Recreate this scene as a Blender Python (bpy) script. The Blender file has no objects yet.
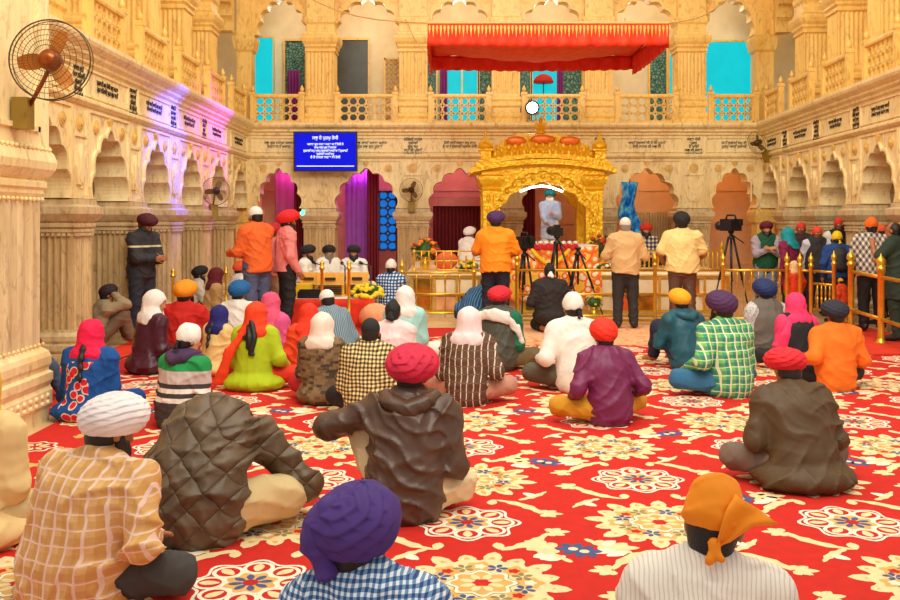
import bpy, bmesh, math, random
import numpy as np
from mathutils import Matrix, Vector
from mathutils.geometry import tessellate_polygon

PI = math.pi
sc = bpy.context.scene
COL = sc.collection
F_PX, CX, HY, EYE = 950.0, 450.0, 219.0, 1.62     # lens in pixels, centre column, horizon row, eye height

def wx(px, Y): return (px - CX) * Y / F_PX
def wz(py, Y): return EYE + (HY - py) * Y / F_PX

# ------------------------------------------------------------------ tagging
def tag(o, label=None, cat=None, group=None, kind=None):
    if label: o['label'] = label
    if cat: o['category'] = cat
    if group: o['group'] = group
    if kind: o['kind'] = kind
    return o

def empty(name, loc=(0, 0, 0), rz=0.0):
    o = bpy.data.objects.new(name, None)
    COL.objects.link(o)
    o.location = loc
    o.rotation_euler = (0, 0, rz)
    return o

def copy_tree(o, parent=None):
    c = o.copy()
    COL.objects.link(c)
    if parent is not None:
        c.parent = parent
    for ch in list(o.children):
        copy_tree(ch, c)
    return c

# ------------------------------------------------------------------ mesh builder
class MB:
    def __init__(self):
        self.V, self.F, self.MI, self.S = [], [], [], []
        self.M = None
        self.mi = 0
        self.sm = False
    def add(self, vs, fs, smooth=None):
        b = len(self.V)
        if self.M is not None:
            M = self.M
            vs = [tuple(M @ Vector(v)) for v in vs]
        self.V.extend(tuple(v) for v in vs)
        s = self.sm if smooth is None else smooth
        for f in fs:
            self.F.append(tuple(b + i for i in f))
            self.MI.append(self.mi)
            self.S.append(s)
        return self
    def box(self, x0, x1, y0, y1, z0, z1):
        v = [(x0, y0, z0), (x1, y0, z0), (x1, y1, z0), (x0, y1, z0), (x0, y0, z1), (x1, y0, z1), (x1, y1, z1), (x0, y1, z1)]
        f = [(0, 3, 2, 1), (4, 5, 6, 7), (0, 1, 5, 4), (1, 2, 6, 5), (2, 3, 7, 6), (3, 0, 4, 7)]
        return self.add(v, f, False)
    def bar(self, a, b, w, h=None):
        a, b = Vector(a), Vector(b)
        h = h or w
        d = (b - a).normalized()
        up = Vector((0, 0, 1)) if abs(d.z) < .9 else Vector((0, 1, 0))
        s = d.cross(up).normalized() * (w / 2)
        u = s.normalized().cross(d).normalized() * (h / 2)
        v = [a - s - u, a + s - u, a + s + u, a - s + u, b - s - u, b + s - u, b + s + u, b - s + u]
        return self.add(v, [(0, 1, 2, 3), (7, 6, 5, 4), (0, 4, 5, 1), (1, 5, 6, 2), (2, 6, 7, 3), (3, 7, 4, 0)], False)
    def tube(self, pts, r, n=8, caps=True):
        pts = [Vector(p) for p in pts]
        rs = r if isinstance(r, (list, tuple)) else [r] * len(pts)
        vs, fs = [], []
        prev = None
        for i, p in enumerate(pts):
            d = (pts[min(i + 1, len(pts) - 1)] - pts[max(i - 1, 0)])
            d = d.normalized() if d.length > 1e-9 else Vector((0, 0, 1))
            if prev is None:
                up = Vector((0, 0, 1)) if abs(d.z) < .9 else Vector((1, 0, 0))
                s = d.cross(up).normalized()
            else:
                s = (prev - d * prev.dot(d))
                s = s.normalized() if s.length > 1e-6 else d.orthogonal().normalized()
            prev = s
            u = d.cross(s)
            for k in range(n):
                a = 2 * PI * k / n
                vs.append(p + (s * math.cos(a) + u * math.sin(a)) * rs[i])
        for i in range(len(pts) - 1):
            for k in range(n):
                k2 = (k + 1) % n
                fs.append((i * n + k, i * n + k2, (i + 1) * n + k2, (i + 1) * n + k))
        if caps:
            fs.append(tuple(range(n - 1, -1, -1)))
            fs.append(tuple((len(pts) - 1) * n + k for k in range(n)))
        return self.add(vs, fs, True)
    def lathe(self, prof, c=(0, 0, 0), n=16, smooth=True):
        vs, fs = [], []
        for (r, z) in prof:
            for k in range(n):
                a = 2 * PI * k / n
                vs.append((c[0] + r * math.cos(a), c[1] + r * math.sin(a), c[2] + z))
        for i in range(len(prof) - 1):
            for k in range(n):
                k2 = (k + 1) % n
                fs.append((i * n + k, i * n + k2, (i + 1) * n + k2, (i + 1) * n + k))
        fs.append(tuple(range(n - 1, -1, -1)))
        fs.append(tuple((len(prof) - 1) * n + k for k in range(n)))
        return self.add(vs, fs, smooth)
    def ball(self, c, r, n=12, m=8):
        rx, ry, rz = r if isinstance(r, (tuple, list)) else (r, r, r)
        vs, fs = [], []
        for i in range(m + 1):
            t = -PI / 2 + PI * i / m
            for k in range(n):
                a = 2 * PI * k / n
                vs.append((c[0] + rx * math.cos(t) * math.cos(a), c[1] + ry * math.cos(t) * math.sin(a), c[2] + rz * math.sin(t)))
        for i in range(m):
            for k in range(n):
                k2 = (k + 1) % n
                fs.append((i * n + k, i * n + k2, (i + 1) * n + k2, (i + 1) * n + k))
        return self.add(vs, fs, True)
    def poly(self, pts, y0, y1, holes=()):
        """outline in (x, z), extruded from y0 to y1"""
        loops = [list(pts)] + [list(h) for h in holes]
        flat = [p for l in loops for p in l]
        tris = tessellate_polygon([[Vector((p[0], p[1], 0)) for p in l] for l in loops])
        n = len(flat)
        vs = [(p[0], y0, p[1]) for p in flat] + [(p[0], y1, p[1]) for p in flat]
        fs = []
        for t in tris:
            a, b, c = (flat[i] for i in t)
            ar = (b[0] - a[0]) * (c[1] - a[1]) - (b[1] - a[1]) * (c[0] - a[0])
            t = t if ar > 0 else (t[0], t[2], t[1])
            fs.append(tuple(t))
            fs.append(tuple(n + i for i in reversed(t)))
        o = 0
        for li, l in enumerate(loops):
            m = len(l)
            A = sum(l[i][0] * l[(i + 1) % m][1] - l[(i + 1) % m][0] * l[i][1] for i in range(m))
            ccw = (A > 0) == (li == 0)
            for i in range(m):
                j = (i + 1) % m
                q = (o + i, n + o + i, n + o + j, o + j)
                fs.append(q[::-1] if ccw else q)
            o += m
        return self.add(vs, fs, False)
    def sweep(self, prof, x0, x1):
        """profile in (y, z) swept along x"""
        n = len(prof)
        vs = [(x0, p[0], p[1]) for p in prof] + [(x1, p[0], p[1]) for p in prof]
        fs = [(i, (i + 1) % n, n + (i + 1) % n, n + i) for i in range(n)]
        fs += [tuple(range(n - 1, -1, -1)), tuple(range(n, 2 * n))]
        return self.add(vs, fs, False)
    def rect_lathe(self, prof, hx, hy, c=(0, 0, 0)):
        """rectangular stack: prof = [(grow, z)]"""
        vs, fs = [], []
        for (g, z) in prof:
            for sx, sy in ((-1, -1), (1, -1), (1, 1), (-1, 1)):
                vs.append((c[0] + sx * (hx + g), c[1] + sy * (hy + g), c[2] + z))
        for i in range(len(prof) - 1):
            for k in range(4):
                k2 = (k + 1) % 4
                fs.append((i * 4 + k, i * 4 + k2, (i + 1) * 4 + k2, (i + 1) * 4 + k))
        fs.append((3, 2, 1, 0))
        m = (len(prof) - 1) * 4
        fs.append((m, m + 1, m + 2, m + 3))
        return self.add(vs, fs, False)
    def fluted(self, hx, hy, z0, z1, c=(0, 0), pitch=.075, depth=.018):
        """rectangular shaft with vertical flutes on all four faces"""
        out = []
        def side(ax, ay, bx, by, nx, ny):
            L = math.hypot(bx - ax, by - ay)
            k = max(2, int((L - .04) / pitch))
            m = (L - k * pitch) / 2
            dx, dy = (bx - ax) / L, (by - ay) / L
            out.append((ax, ay))
            for i in range(k):
                for t, d in ((.1, 0), (.28, .8), (.5, 1), (.72, .8), (.9, 0)):
                    s = m + (i + t) * pitch
                    out.append((ax + dx * s - nx * d * depth, ay + dy * s - ny * d * depth))
        side(-hx, -hy, hx, -hy, 0, -1)
        side(hx, -hy, hx, hy, 1, 0)
        side(hx, hy, -hx, hy, 0, 1)
        side(-hx, hy, -hx, -hy, -1, 0)
        n = len(out)
        vs = [(c[0] + p[0], c[1] + p[1], z0) for p in out] + [(c[0] + p[0], c[1] + p[1], z1) for p in out]
        fs = [(i, (i + 1) % n, n + (i + 1) % n, n + i) for i in range(n)]
        return self.add(vs, fs, False)
    def build(self, name, mats, parent=None, fix=False):
        me = bpy.data.meshes.new(name)
        me.from_pydata(self.V, [], self.F)
        mats = mats if isinstance(mats, (list, tuple)) else [mats]
        for m in mats:
            me.materials.append(m)
        me.polygons.foreach_set('material_index', np.array(self.MI, dtype=np.int32))
        me.polygons.foreach_set('use_smooth', np.array(self.S, dtype=bool))
        me.update()
        if fix:
            bm = bmesh.new()
            bm.from_mesh(me)
            bmesh.ops.recalc_face_normals(bm, faces=bm.faces)
            bm.to_mesh(me)
            bm.free()
        o = bpy.data.objects.new(name, me)
        COL.objects.link(o)
        if parent is not None:
            o.parent = parent
        return o

# ------------------------------------------------------------------ materials
def s2l(c):
    """0-255 sRGB to linear"""
    return tuple((v / 255 / 12.92) if v / 255 <= .04045 else ((v / 255 + .055) / 1.055) ** 2.4 for v in c)

class NT:
    def __init__(self, name, rough=.6, metal=0.0):
        m = self.m = bpy.data.materials.new(name)
        m.use_nodes = True
        t = self.t = m.node_tree
        self.b = t.nodes['Principled BSDF']
        self.b.inputs['Roughness'].default_value = rough
        self.b.inputs['Metallic'].default_value = metal
        self.tc = None
    def N(self, kind, **kw):
        n = self.t.nodes.new(kind)
        for k, v in kw.items():
            setattr(n, k, v)
        return n
    def set(self, sock, v):
        if hasattr(v, 'is_linked') or hasattr(v, 'links'):
            self.t.links.new(v, sock)
        elif isinstance(v, (tuple, list)) and len(v) == 3 and sock.type == 'RGBA':
            sock.default_value = (*v, 1)
        else:
            sock.default_value = v
    def coord(self, which='Object'):
        if self.tc is None:
            self.tc = self.N('ShaderNodeTexCoord')
        return self.tc.outputs[which]
    def mapping(self, scale=(1, 1, 1), which='Object', rot=(0, 0, 0)):
        n = self.N('ShaderNodeMapping')
        self.t.links.new(self.coord(which), n.inputs['Vector'])
        n.inputs['Scale'].default_value = scale
        n.inputs['Rotation'].default_value = rot
        return n.outputs[0]
    def math(self, op, a, b=0.0, c=None):
        n = self.N('ShaderNodeMath', operation=op)
        self.set(n.inputs[0], a)
        self.set(n.inputs[1], b)
        if c is not None: self.set(n.inputs[2], c)
        return n.outputs[0]
    def noise(self, scale, detail=3, vec=None, rough=.5, dist=0.0):
        n = self.N('ShaderNodeTexNoise')
        n.inputs['Scale'].default_value = scale
        n.inputs['Detail'].default_value = detail
        n.inputs['Roughness'].default_value = rough
        n.inputs['Distortion'].default_value = dist
        self.t.links.new(vec if vec is not None else self.coord(), n.inputs['Vector'])
        return n.outputs[0]
    def voronoi(self, scale, vec=None, feature='F1', out=0):
        n = self.N('ShaderNodeTexVoronoi', feature=feature)
        n.inputs['Scale'].default_value = scale
        self.t.links.new(vec if vec is not None else self.coord(), n.inputs['Vector'])
        return n.outputs[out]
    def ramp(self, fac, stops, interp='LINEAR'):
        n = self.N('ShaderNodeValToRGB')
        n.color_ramp.interpolation = interp
        e = n.color_ramp.elements
        while len(e) < len(stops): e.new(.5)
        for i, (p, c) in enumerate(stops):
            e[i].position = p
            e[i].color = (*c, 1)
        self.t.links.new(fac, n.inputs[0])
        return n.outputs[0]
    def mix(self, fac, a, b, mode='MIX'):
        n = self.N('ShaderNodeMix', data_type='RGBA', blend_type=mode)
        self.set(n.inputs[0], fac)
        self.set(n.inputs[6], a)
        self.set(n.inputs[7], b)
        return n.outputs[2]
    def sep(self, vec=None):
        n = self.N('ShaderNodeSeparateXYZ')
        self.t.links.new(vec if vec is not None else self.coord(), n.inputs[0])
        return n.outputs
    def bump(self, h, strength=.3, dist=.01):
        n = self.N('ShaderNodeBump')
        n.inputs['Strength'].default_value = strength
        n.inputs['Distance'].default_value = dist
        self.t.links.new(h, n.inputs['Height'])
        self.t.links.new(n.outputs[0], self.b.inputs['Normal'])
    def color(self, v):
        self.set(self.b.inputs['Base Color'], v)
        return self
    def emit(self, v, s):
        self.set(self.b.inputs['Emission Color'], v)
        self.b.inputs['Emission Strength'].default_value = s
        return self
    def wave01(self, coord, freq, duty=.5):
        """square wave of a scalar coordinate"""
        f = self.math('FRACT', self.math('MULTIPLY', coord, freq))
        return self.math('LESS_THAN', f, duty)

_cache = {}
def plain(name, rgb, rough=.6, metal=0.0, var=.12, scale=6.0, bump=0.0, bscale=40):
    if name in _cache: return _cache[name]
    n = NT(name, rough, metal)
    c = s2l(rgb)
    d = tuple(v * (1 - var) for v in c)
    u = tuple(min(1, v * (1 + var)) for v in c)
    n.color(n.ramp(n.noise(scale), [(.3, d), (.7, u)]))
    if bump: n.bump(n.noise(bscale, 4), bump, .01)
    _cache[name] = n.m
    return n.m

def glow(name, rgb, s):
    n = NT(name, .5)
    n.color(tuple(v * .08 for v in s2l(rgb)))
    n.b.inputs['Specular IOR Level'].default_value = .15
    n.emit(n.mix(n.noise(3.0), s2l(rgb), tuple(v * .75 for v in s2l(rgb))), s)
    return n.m

def marble(name, base, vein, dark, scale=1.0, rough=.38, streak=.16):
    n = NT(name, rough)
    v = n.mapping((scale, scale, scale * .45))
    big = n.noise(1.3, 5, v, .6, .6)
    fine = n.noise(9.0, 6, v, .65, 1.2)
    c1 = n.ramp(big, [(.25, s2l(vein)), (.5, s2l(base)), (.8, s2l(tuple(min(255, x + 12) for x in base)))])
    f = n.ramp(fine, [(.30, (1, 1, 1)), (.48, (0, 0, 0))])
    st = n.noise(2.2, 5, n.mapping((5, 5, .35)), .7, .5)
    sf = n.ramp(st, [(.36, (1, 1, 1)), (.56, (0, 0, 0))])
    c1 = n.mix(n.math('MULTIPLY', sf, streak), c1, s2l(dark))
    c2 = n.mix(n.math('MULTIPLY', f, .6), c1, s2l(dark))
    n.color(c2)
    n.bump(n.noise(24, 5), .25, .008)
    return n.m

M = {}
M['marble_up'] = marble('warm_tint_marble', (250, 208, 116), (234, 182, 84), (160, 106, 42))  # warm lamp tint of the upper gallery is put into the colour
M['marble_wall'] = marble('cream_marble', (252, 228, 170), (240, 206, 134), (164, 122, 66))
M['marble_pillar'] = marble('grey_brown_marble', (230, 206, 158), (208, 174, 120), (126, 94, 58), 1.3, .38, .34)
M['marble_shaft'] = marble('tan_marble', (220, 190, 136), (194, 158, 102), (116, 86, 52), 1.3, .38, .34)
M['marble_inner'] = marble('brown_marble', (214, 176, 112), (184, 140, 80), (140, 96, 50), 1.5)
M['gilt'] = plain('gilded_relief', (226, 186, 104), .45, .0, .2, 8)
M['ink'] = plain('black_inlay', (46, 34, 22), .5)
M['gold'] = plain('yellow_gold', (250, 196, 30), .33, .75, .2, 14, .25, 60)
M['gold_deep'] = plain('deep_gold', (232, 160, 24), .35, .75, .2, 14, .25, 60)
M['brass'] = plain('polished_brass', (238, 196, 70), .3, .8, .12, 10)
M['black'] = plain('black_plastic', (22, 22, 24), .4)
M['darkgrey'] = plain('dark_grey_metal', (54, 54, 56), .4, .5)
M['bronze'] = plain('bronze_blade', (196, 118, 40), .4, .5, .2, 8)
M['bronze_hub'] = plain('bronze_hub', (152, 78, 30), .35, .6, .2, 8)
M['wire'] = plain('dark_wire', (92, 72, 40), .45, .5)
M['box_olive'] = plain('olive_metal', (150, 122, 44), .5, .2)
M['white'] = plain('white_cloth', (242, 238, 228), .8, 0, .06)
M['red_cloth'] = plain('red_cloth', (226, 52, 20), .8, 0, .15, 5, .2, 14)
M['maroon'] = None
def curtain_mat(name, rgb):
    n = NT(name, .75)
    c = s2l(rgb)
    n.color(n.ramp(n.noise(5), [(.3, tuple(v * .85 for v in c)), (.7, c)]))
    return n.m
M['maroon'] = curtain_mat('maroon_velvet', (128, 22, 44))
M['purple_cur'] = curtain_mat('purple_drape', (130, 40, 130))
M['teal_lit'] = glow('teal_lit_glass', (10, 178, 186), 0.9)
M['blue_lit'] = glow('blue_lit_glass', (14, 110, 205), 0.7)
M['screen'] = glow('blue_screen', (0, 14, 230), 0.62)
M['screen_text'] = glow('screen_text', (235, 240, 255), .8)
M['lamp'] = glow('white_lamp', (235, 255, 255), 7.0)
M['leaf'] = plain('green_leaf', (52, 96, 36), .6, 0, .3, 12)
M['petal_red'] = plain('red_petal', (206, 50, 30), .6, 0, .25, 14)
M['petal_orange'] = plain('orange_petal', (246, 140, 20), .6, 0, .2, 14)
M['petal_white'] = plain('white_petal', (244, 240, 220), .6, 0, .1, 14)
M['petal_yellow'] = plain('yellow_petal', (250, 214, 40), .6, 0, .15, 14)
# ================================================================== ROOM
def frame(origin, u):
    u = Vector((u[0], u[1], 0)).normalized()
    v = Vector((0, 0, 1)).cross(u)
    return Matrix(((u.x, v.x, 0, origin[0]), (u.y, v.y, 0, origin[1]), (0, 0, 1, 0), (0, 0, 0, 1)))

YB = 21.0
M_BACK = frame((0, YB), (1, 0))
M_LEFT = frame((-4.2, 0), (-.0137, 1))
M_RIGHT = frame((5.55 + .0653 * YB, YB), (-.0653, -1))
XL, XR = -4.49, 6.92

def arch(a, z0, z1, lobes=4, d=.055, n=7, point=.1):
    """cusped pointed arch outline from the left spring to the right spring"""
    H = z1 - z0
    half = []
    tot = lobes * n
    for i in range(tot + 1):
        t = i / tot
        th = t * PI / 2
        x = -a * math.cos(th)
        z = z0 + H * ((1 - point) * math.sin(th) + point * t ** 5)
        nx, nz = -math.cos(th), math.sin(th)
        s = abs(math.sin(t * (lobes - .5) * PI))
        k = d * s
        half.append((x + nx * k - nx * d * .6, z + nz * k - nz * d * .6))
    half[-1] = (0, z1 + d * .2)
    right = [(-x, z) for x, z in reversed(half[:-1])]
    return half + right

def spandrel(mb, u0, u1, uc, a, z0, z1, top, y0, y1, **kw):
    pts = [(uc + x, z) for x, z in arch(a, z0, z1, **kw)]
    mb.poly([(u0, top), (u0, z0)] + pts + [(u1, z0), (u1, top)], y0, y1)
    # raised line that follows the arch
    pts2 = [(uc + x * 1.0, z) for x, z in arch(a + .045, z0, z1 + .045, **kw)]
    inner = [p for p in pts]
    ring = pts2 + inner[::-1]
    mb.poly(ring, y0 - .035, y0 + .01)

def disc(mb, u, z, r, y, t=.02):
    for rr, yy in ((r, y - t), (r * .72, y - t * 1.5), (r * .4, y - t * 2.2)):
        pts = [(u + rr * math.cos(2 * PI * k / 14), z + rr * math.sin(2 * PI * k / 14)) for k in range(14)]
        mb.poly(pts, yy, y + .005)

def leafrel(mb, u, z, h, w, y):
    """carved lotus: a fan of pointed petals"""
    for k in range(-2, 3):
        an = k * .42
        dx, dz = math.sin(an), math.cos(an)
        L = h * (1 - .13 * abs(k))
        p = []
        for t, ww in ((0, .05), (.35, .17), (.65, .14), (1, 0), (.65, -.14), (.35, -.17)):
            p.append((u + (dx * L * t + dz * ww * h) * w / h * 1.3, z + dz * L * t - dx * ww * h))
        mb.poly(p[::-1], y - .035 - .007 * (2 - abs(k)), y + .005)

WORDS = ["ਸਤਿ", "ਨਾਮੁ", "ਕਰਤਾ", "ਪੁਰਖੁ", "ਗੁਰ", "ਜਪੁ", "ਆਦਿ", "ਸਚੁ", "ਜੁਗਾਦਿ", "ਹੈ", "ਭੀ", "ਨਾਨਕ", "ਹੋਸੀ", "ਜੀ", "ਨਿਰਭਉ", "ਅਕਾਲ", "ਮੂਰਤਿ"]
_texts = {}
def text_mesh(lines, size, bold=0.0, align='CENTER', space=1.0):
    key = (tuple(lines), size, bold, align)
    if key in _texts: return _texts[key]
    c = bpy.data.curves.new('inscription', 'FONT')
    c.body = "\n".join(lines)
    c.size = size
    c.align_x = align
    c.align_y = 'CENTER'
    c.space_line = space
    c.offset = bold
    c.resolution_u = 2
    c.extrude = .003
    o = bpy.data.objects.new('inscription', c)
    COL.objects.link(o)
    dg = bpy.context.evaluated_depsgraph_get()
    me = bpy.data.meshes.new_from_object(o.evaluated_get(dg))
    bpy.data.objects.remove(o)
    me.transform(Matrix.Rotation(PI / 2, 4, 'X'))
    _texts[key] = me
    return me

def line_of(rng, chars):
    s = ''
    while len(s) < chars: s += rng.choice(WORDS) + ' '
    return s.strip()

def put_mesh(me, name, mat, parent, Mx):
    if not me.materials: me.materials.append(mat)
    o = bpy.data.objects.new(name, me)
    COL.objects.link(o)
    o.parent = parent
    o.matrix_local = Mx
    return o

# ---- pillars
def ground_pillar_mesh(name, hx, hy):
    mb = MB()
    mb.rect_lathe([(.10, 0), (.10, .09), (.06, .1), (.095, .13), (.095, .19), (.04, .21), (.065, .24), (.065, .29), (.0, .33), (.0, .36)], hx, hy)
    mb.mi = 1
    mb.fluted(hx, hy, .36, 1.46)
    mb.mi = 0
    mb.rect_lathe([(0, 1.46), (.02, 1.47), (.02, 1.50), (.0, 1.51), (.035, 1.53), (.035, 1.56), (.015, 1.58), (.05, 1.60), (.10, 1.68), (.10, 1.76), (.04, 1.79), (.04, 1.85)], hx, hy)
    mb.rect_lathe([(-.02, 1.85), (-.02, 2.02), (.03, 2.08), (.03, 2.2), (-.02, 2.24), (-.02, 2.42), (.03, 2.46), (.03, 2.56), (-.02, 2.6), (-.02, 2.76), (.02, 2.8), (.02, 3.0)], hx - .03, hy - .09, (0, .09, 0))
    for k in range(int(2 * hx / .06)):
        x = -hx + .03 + k * .06
        mb.box(x - .017, x + .017, -hy - .03, -hy, 1.425, 1.46)
    for k in range(int(2 * hy / .06)):
        y = -hy + .03 + k * .06
        mb.box(hx, hx + .03, y - .017, y + .017, 1.425, 1.46)
        mb.box(-hx - .03, -hx, y - .017, y + .017, 1.425, 1.46)
    me = mb.build(name, [M['marble_pillar'], M['marble_shaft']]).data
    o = bpy.data.objects[-1] if False else None
    return me

def drop_proto(name):
    for o in list(COL.objects):
        if o.name.startswith(name): bpy.data.objects.remove(o)

def upper_pillar_mesh(name, hx, hy):
    z0 = 3.68
    mb = MB()
    mb.rect_lathe([(.05, z0), (.05, z0 + .16), (.02, z0 + .18), (.045, z0 + .22), (.045, z0 + .28), (.0, z0 + .32), (.0, z0 + .42), (.035, z0 + .46), (.035, z0 + .53), (.01, z0 + .56), (.03, z0 + .6), (.03, z0 + .64), (0, z0 + .68), (0, z0 + .72)], hx, hy)
    mb.fluted(hx, hy, z0 + .72, 5.33, pitch=.08)
    mb.rect_lathe([(0, 5.33), (.03, 5.35), (.03, 5.40), (.01, 5.42), (.05, 5.46), (.05, 5.5), (.09, 5.56), (.11, 5.64), (.11, 5.7), (.04, 5.73), (.04, 5.78), (.0, 5.8), (0, 5.95), (.035, 6.0), (.035, 6.1), (0, 6.14), (0, 7.5)], hx, hy)
    me = mb.build(name, M['marble_up']).data
    return me

G_SIDE = ground_pillar_mesh('proto_side', .31, .5)
G_BACK = ground_pillar_mesh('proto_back', .34, .3)
U_SIDE = upper_pillar_mesh('proto_upper_side', .30, .34)
U_BACK = upper_pillar_mesh('proto_upper_back', .31, .28)
drop_proto('proto_')

ORD = ['first', 'second', 'third', 'fourth', 'fifth', 'sixth', 'seventh', 'eighth']
def pillars(Mw, us, me, y, what, where):
    for i, u in enumerate(us):
        o = bpy.data.objects.new('pillar', me)
        COL.objects.link(o)
        o.matrix_world = Mw @ Matrix.Translation((u, y, 0))
        tag(o, what % (ORD[i], where), None, None, 'structure')

# ---- walls
def wall(name, Mw, u0, u1, bays, ubays, mats, flip_seed, pils):
    rng = random.Random(flip_seed)
    mb = MB()
    mb.M = Mw
    # lower storey: a cusped arch in every bay
    for (b0, b1, uc, a) in bays:
        spandrel(mb, b0, b1, uc, a, 1.86, 2.73, 2.96, -.02, .40, d=.07)
        # panel frame
        for x0, x1, z0, z1 in ((b0 + .26, b1 - .26, 2.90, 2.935), (b0 + .26, b0 + .29, 2.0, 2.9), (b1 - .29, b1 - .26, 2.0, 2.9)):
            mb.box(x0, x1, -.045, 0, z0, z1)
        mb.mi = 1
        disc(mb, uc - a * .72, 2.74, .085, -.02)
        disc(mb, uc + a * .72, 2.74, .085, -.02)
        mb.poly([(uc - .05, 2.9), (uc - .065, 2.86), (uc - .02, 2.8), (uc, 2.75), (uc + .02, 2.8), (uc + .065, 2.86), (uc + .05, 2.9)], -.06, 0)
        mb.mi = 0
    for u in pils:
        leafrel(mb, u, 2.0, .5, .27, -.02)
        for x in (-.235, .205):
            mb.box(u + x, u + x + .03, -.045, 0, 1.9, 2.93)
        mb.box(u - .2, u + .2, -.04, 0, 2.58, 2.61)
        mb.mi = 1
        disc(mb, u, 2.75, .1, -.02)
        mb.mi = 0
    # frieze and cornice
    mb.box(u0, u1, 0, .3, 2.96, 3.52)
    mb.sweep([(-.05, 2.96), (-.09, 3.0), (-.09, 3.03), (-.04, 3.06), (0.1, 3.06), (.1, 2.96)], u0, u1)
    mb.sweep([(0, 3.46), (-.05, 3.48), (-.05, 3.52), (-.11, 3.55), (-.11, 3.59), (-.2, 3.64), (-.22, 3.68), (-.22, 3.73), (.1, 3.73), (.1, 3.46)], u0, u1)
    for (b0, b1, uc, a) in bays:
        w0, w1 = uc - a - .14, uc + a + .14
        for x0, x1, z0, z1 in ((w0, w1, 3.40, 3.43), (w0, w1, 3.09, 3.12), (w0, w0 + .03, 3.12, 3.4), (w1 - .03, w1, 3.12, 3.4)):
            mb.box(x0, x1, -.025, .01, z0, z1)
    # upper storey
    mb.mi = 2
    for (b0, b1, uc, a) in ubays:
        spandrel(mb, b0, b1, uc, a, 5.74, 6.56, 7.6, .3, .6, lobes=4, d=.07, point=.06)
        disc(mb, uc - a * .82, 6.55, .1, .3)
        disc(mb, uc + a * .82, 6.55, .1, .3)
    mb.box(u0, u1, .22, .7, 7.5, 8.2)
    mb.box(u0, u1, -.02, 2.5, 3.5, 3.66)
    w = mb.build(name, mats, fix=False)
    tag(w, None, None, None, 'structure')
    # inscriptions cut in the frieze
    for (b0, b1, uc, a) in bays:
        n = int(a * 2 * 17)
        me = text_mesh([line_of(rng, n), line_of(rng, n - 3)], .082, .0005)
        put_mesh(me, 'inscription', M['ink'], w, Mw @ Matrix.Translation((uc, -.008, 3.26)))
    return w

def vertical_texts(w, Mw, us, seed, y):
    rng = random.Random(seed)
    for u in us:
        me = text_mesh([line_of(rng, 7), line_of(rng, 6), line_of(rng, 6), line_of(rng, 8), line_of(rng, 8), line_of(rng, 6)], .08, .001)
        put_mesh(me, 'inscription', M['ink'], w, Mw @ Matrix.Translation((u, y, 3.18)))

# back wall: pillars (world X)
def bx(px): return (px - CX) * YB / F_PX
PB = [bx(p) for p in (319.5, 413, 506.5, 600, 693.5)]
aB = .685
bays_b = [(XL, PB[0], bx(279), .49)] + [(PB[i], PB[i + 1], (PB[i] + PB[i + 1]) / 2, aB) for i in range(4)] + [(PB[4], XR, bx(734), .49)]
ub_b = [(XL - .3, PB[0], bx(279), .54)] + [(PB[i], PB[i + 1], (PB[i] + PB[i + 1]) / 2, .72) for i in range(4)] + [(PB[4], XR + .3, bx(734), .54)]
wm = [M['marble_wall'], M['gilt'], M['marble_up']]
W_BACK = wall('wall_back', M_BACK, XL - .2, XR + .2, bays_b, ub_b, wm, 3, PB)
vertical_texts(W_BACK, M_BACK, PB[1:2] + PB[3:], 9, -.014)

# left wall: u = Y
PL = [21.1 - 2 * k for k in range(1, 7)]          # 19.1 ... 9.1
def bays_of(ps, a, lo, hi):
    e = sorted(ps)
    b = [(e[i], e[i + 1], (e[i] + e[i + 1]) / 2, a) for i in range(len(e) - 1)]
    return b
eL = [21.1] + PL + [7.1]
W_LEFT = wall('wall_left', M_LEFT, 7.0, 21.2, bays_of(eL, .66, 0, 0), bays_of(eL, .69, 0, 0), wm, 5, PL)
PR = [1.7 + 2 * k for k in range(0, 6)]
eR = [-.3] + PR
W_RIGHT = wall('wall_right', M_RIGHT, -.2, 11.8, bays_of(eR, .66, 0, 0), bays_of(eR, .69, 0, 0), wm, 7, PR)
vertical_texts(W_LEFT, M_LEFT, PL[1:5], 11, -.012)
vertical_texts(W_RIGHT, M_RIGHT, PR[:4], 12, -.012)

pillars(M_BACK, PB, G_BACK, .24, '%s fluted marble pillar of the %s', 'back arcade, counted from the left corner')
pillars(M_LEFT, PL, G_SIDE, .44, '%s fluted marble pillar of the %s', 'left arcade, counted from the back corner')
pillars(M_RIGHT, PR, G_SIDE, .44, '%s fluted marble pillar of the %s', 'right arcade, counted from the back corner')
pillars(M_BACK, PB, U_BACK, .42, '%s warm tinted marble pillar of the %s', 'upper gallery at the back, counted from the left corner')
pillars(M_LEFT, PL, U_SIDE, .62, '%s warm tinted marble pillar of the %s', 'upper gallery on the left, counted from the back corner')
pillars(M_RIGHT, PR, U_SIDE, .62, '%s warm tinted marble pillar of the %s', 'upper gallery on the right, counted from the back corner')

# corner pilasters of the back wall (ground and upper)
cp = MB()
for x0, x1 in ((XL - .25, bx(257)), (bx(757), XR + .25)):
    h, c = (x1 - x0) / 2, (x0 + x1) / 2
    cp.rect_lathe([(.06, 0), (.06, .2), (0, .3), (0, 1.5), (.05, 1.55), (.08, 1.7), (.08, 1.78), (.02, 1.86), (0, 2.96)], h, .2, (c, YB + .2, 0))
    cp.rect_lathe([(.04, 3.68), (.04, 4.3), (0, 4.36), (0, 5.35), (.04, 5.4), (.08, 5.6), (.08, 5.7), (0, 5.76), (0, 7.5)], h + (-.07 if c < 0 else .0), .2, (c - (.1 if c < 0 else -.06), YB + .42, 0))
tag(cp.build('trim_1', M['marble_up']), 'slim corner pilasters at both ends of the back arcade', None, None, 'structure')

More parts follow.
